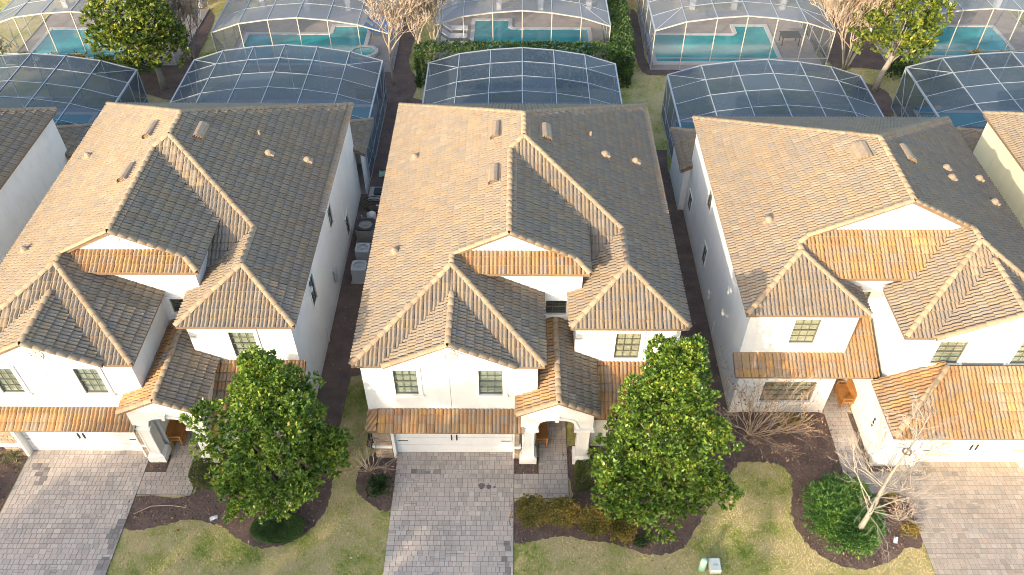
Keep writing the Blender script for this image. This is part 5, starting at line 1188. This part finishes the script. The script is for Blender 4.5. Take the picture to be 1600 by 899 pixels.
# ------------------------------------------------------------------ equipment between the houses
def ac_unit(label, x, y, w, h, mat, dark=False):
    t = thing('air_conditioner', label, 'air conditioner', (x, y, .08), 'air conditioners beside the left house'); m = MB()
    m.box(x - w / 2, x + w / 2, y - w / 2, y + w / 2, .08, h - .06)
    k = 7
    for i in range(k):
        for s in (-1, 1):
            q = -w / 2 + w * (i + .5) / k; m.box(x + q - .02, x + q + .02, *sorted((y + s * w / 2, y + s * (w / 2 + .015))), .16, h - .14); m.box(*sorted((x + s * w / 2, x + s * (w / 2 + .015))), y + q - .02, y + q + .02, .16, h - .14)
    m.build('cabinet', M[mat], t)
    m = MB(); n = 20; r_ = w * .40; ring = lambda r, z: [(x + r * math.cos(2 * math.pi * j / n), y + r * math.sin(2 * math.pi * j / n), z) for j in range(n)]
    sq = []
    for j in range(n):
        a = 2 * math.pi * j / n; c, s_ = math.cos(a), math.sin(a); f = (w / 2 + .02) / max(abs(c), abs(s_)); sq.append((x + c * f, y + s_ * f, h))
    m.add(sq + ring(r_, h) + ring(r_, h - .07) + [(p[0], p[1], h - .06) for p in sq], [(j, (j + 1) % n, (j + 1) % n + n, j + n) for j in range(n)] + [(j + n, (j + 1) % n + n, (j + 1) % n + 2 * n, j + 2 * n) for j in range(n)] + [(j, j + 3 * n, (j + 1) % n + 3 * n, (j + 1) % n) for j in range(n)])
    m.build('top_panel', M['ac_dark' if dark else mat], t)
    m = MB(); m.add(ring(r_, h - .065), [tuple(range(n))]); m.build('fan_well', M['ac_dark'], t)
    m = MB()
    for q in range(5):
        a = 2 * math.pi * q / 5; c, s_ = math.cos(a), math.sin(a); m.add([(x + .06 * c, y + .06 * s_, h - .05), (x + r_ * .85 * math.cos(a - .25), y + r_ * .85 * math.sin(a - .25), h - .055), (x + r_ * .85 * math.cos(a + .25), y + r_ * .85 * math.sin(a + .25), h - .03)], [(0, 1, 2)])
    m.lathe(x, y, [(.09, h - .05), (.09, h - .01)], 10); m.build('fan', M[mat], t)
    for r2 in (.3, .6, .9):
        m = MB(); rr = r_ * r2; m.tube([p for p in ring(rr, h + .005)] + [ring(rr, h + .005)[0]], [.006] * (n + 1), 3, cap=False); m.build('guard_ring', M[mat], t)
    p = MB(); p.box(x - w / 2 - .08, x + w / 2 + .08, y - w / 2 - .08, y + w / 2 + .08, 0, .08); p.build('base_pad', M['concrete'], t)
ac_unit('light grey air conditioner, nearest the street of the three', -7.98, 30.55, .72, .92, 'ac'); ac_unit('light grey air conditioner in the middle of the three', -8.0, 32.0, .70, .85, 'ac'); ac_unit('wide taupe air conditioner with dark top, farthest of the three', -8.05, 33.7, .95, 1.0, 'ac_tan', True)
pp = thing('pool_pump', 'white pool pump and filter tangle behind the taupe air conditioner', 'pool pump', (-7.95, 35.2, 0)); m = MB(); m.lathe(-7.95, 35.15, [(.2, 0), (.24, .1), (.24, .5), (.15, .62), (.05, .66)], 14); m.build('filter_tank', M['pipe'], pp, True)
m = MB(); m.tube([(-8.5, 35.0, .5), (-8.5, 35.0, .12), (-8.2, 35.0, .12), (-8.2, 35.1, .6), (-7.95, 35.15, .62)], [.04] * 5, 6); m.tube([(-7.7, 35.3, .1), (-7.55, 35.5, .1), (-7.55, 35.6, .7), (-7.75, 35.7, .7)], [.035] * 4, 6); m.build('pipes', M['pipe'], pp)
m = MB(); m.tube([(-8.0, 35.75, .2), (-7.6, 35.75, .2)], [.14, .14], 10); m.build('pump_motor', M['ac_dark'], pp)
hs = thing('garden_hose', 'coiled dark green hose behind the pool pump', 'hose', (-8.05, 36.3, 0)); m = MB(); m.tube([(-8.05 + (.28 + .01 * k) * math.cos(k * .5), 36.3 + (.28 + .01 * k) * math.sin(k * .5), .04 + .006 * k) for k in range(45)], [.025] * 45, 5); m.build('coil', M['leaf_dark'], hs)
eb = thing('equipment_box', 'pale square pad with dark hatch behind the left house corner', 'utility box', (-8.0, 37.5, 0)); m = MB(); m.box(-8.45, -7.5, 36.9, 38.1, 0, .12); m.build('pad', M['concrete'], eb); m = MB(); m.box(-8.15, -7.7, 37.3, 37.8, .12, .3); m.build('hatch', M['ac_dark'], eb)
sl = thing('concrete_slab', 'small square concrete slab on dark mulch beside the middle house', 'slab', (7.95, 38.0, 0)); m = MB(); m.box(7.35, 8.6, 37.2, 38.6, 0, .1); m.build('slab_top', M['concrete'], sl)
tp = thing('folded_tarp', 'crumpled pale green tarp on the mulch near the left cage', 'tarp', (-7.6, 39.5, 0)); m = MB(); g = 7
m.add([(-8.1 + .9 * i / g + random.uniform(-.03, .03), 39.1 + .5 * j / g + random.uniform(-.05, .05), .05 + random.uniform(0, .12)) for i in range(g + 1) for j in range(g + 1)], [(i * (g + 1) + j, (i + 1) * (g + 1) + j, (i + 1) * (g + 1) + j + 1, i * (g + 1) + j + 1) for i in range(g) for j in range(g)]); m.build('cloth', M['green_plastic'], tp)
# small things on the front lawn
up = thing('utility_pedestal', 'pale green round-topped utility pedestal on the front lawn', 'utility post', (7.12, 14.75, 0)); m = MB(); m.lathe(7.12, 14.75, [(.13, 0), (.13, .62), (.1, .7), (.03, .73)], 16); m.build('cover', M['green_plastic'], up, True); m = MB(); m.lathe(7.12, 14.75, [(.15, 0), (.15, .06)], 16); m.build('collar', M['green_plastic'], up)
ub = thing('utility_box', 'pale grey utility box beside the green pedestal on the lawn', 'utility box', (7.6, 14.8, 0)); m = MB(); m.taper(7.6, 14.8, .42, .52, 0, .40, .50, .2); m.build('body', M['grey_plastic'], ub); m = MB(); m.taper(7.6, 14.8, .44, .54, .2, .38, .48, .26); m.build('lid', M['grey_plastic'], ub); m = MB(); m.box(7.52, 7.68, 14.72, 14.8, .26, .275); m.build('latch', M['ac'], ub)
for (x, y, a, lab) in ((-12.05, 16.6, .4, 'small crumpled white paper on the bed edge under the left magnolia'), (14.85, 15.75, 1.2, 'small white scrap in the bed beside the right driveway')):
    m = MB(); g = 3; ca, sa = math.cos(a), math.sin(a)
    m.add([(x + ca * .3 * i / g - sa * .16 * j / g, y + sa * .3 * i / g + ca * .16 * j / g, .07 + random.uniform(0, .05)) for i in range(g + 1) for j in range(g + 1)], [(i * 4 + j, (i + 1) * 4 + j, (i + 1) * 4 + j + 1, i * 4 + j + 1) for i in range(g) for j in range(g)]); tag(m.build('paper_scrap', M['pipe']), lab, 'litter')
m = MB(); m.tube([(-15.2, 16.9, .06), (-14.6, 17.25, .07), (-13.9, 17.3, .06), (-13.2, 17.2, .06)], [.018] * 4, 5); tag(m.build('fallen_stick', M['twig']), 'thin pale stick lying on the mulch below the left magnolia', 'stick')
# street trees across the road: their shade falls on the driveways and the lower fronts
def street_tree(label, x, y, h, rad):
    leafy_tree('street_tree', label, 'tree', x, y, lobes_cone(x, y, h * .12, h, rad, 34, 2.1), 8, 7, .8, .28, M['leaf_dark'], .3, h * .35, 'street trees across the road')
for i, (x, h, rad) in enumerate(STREET): street_tree('tall leafy street tree across the road, outside the view', x, -15.5, h, rad)
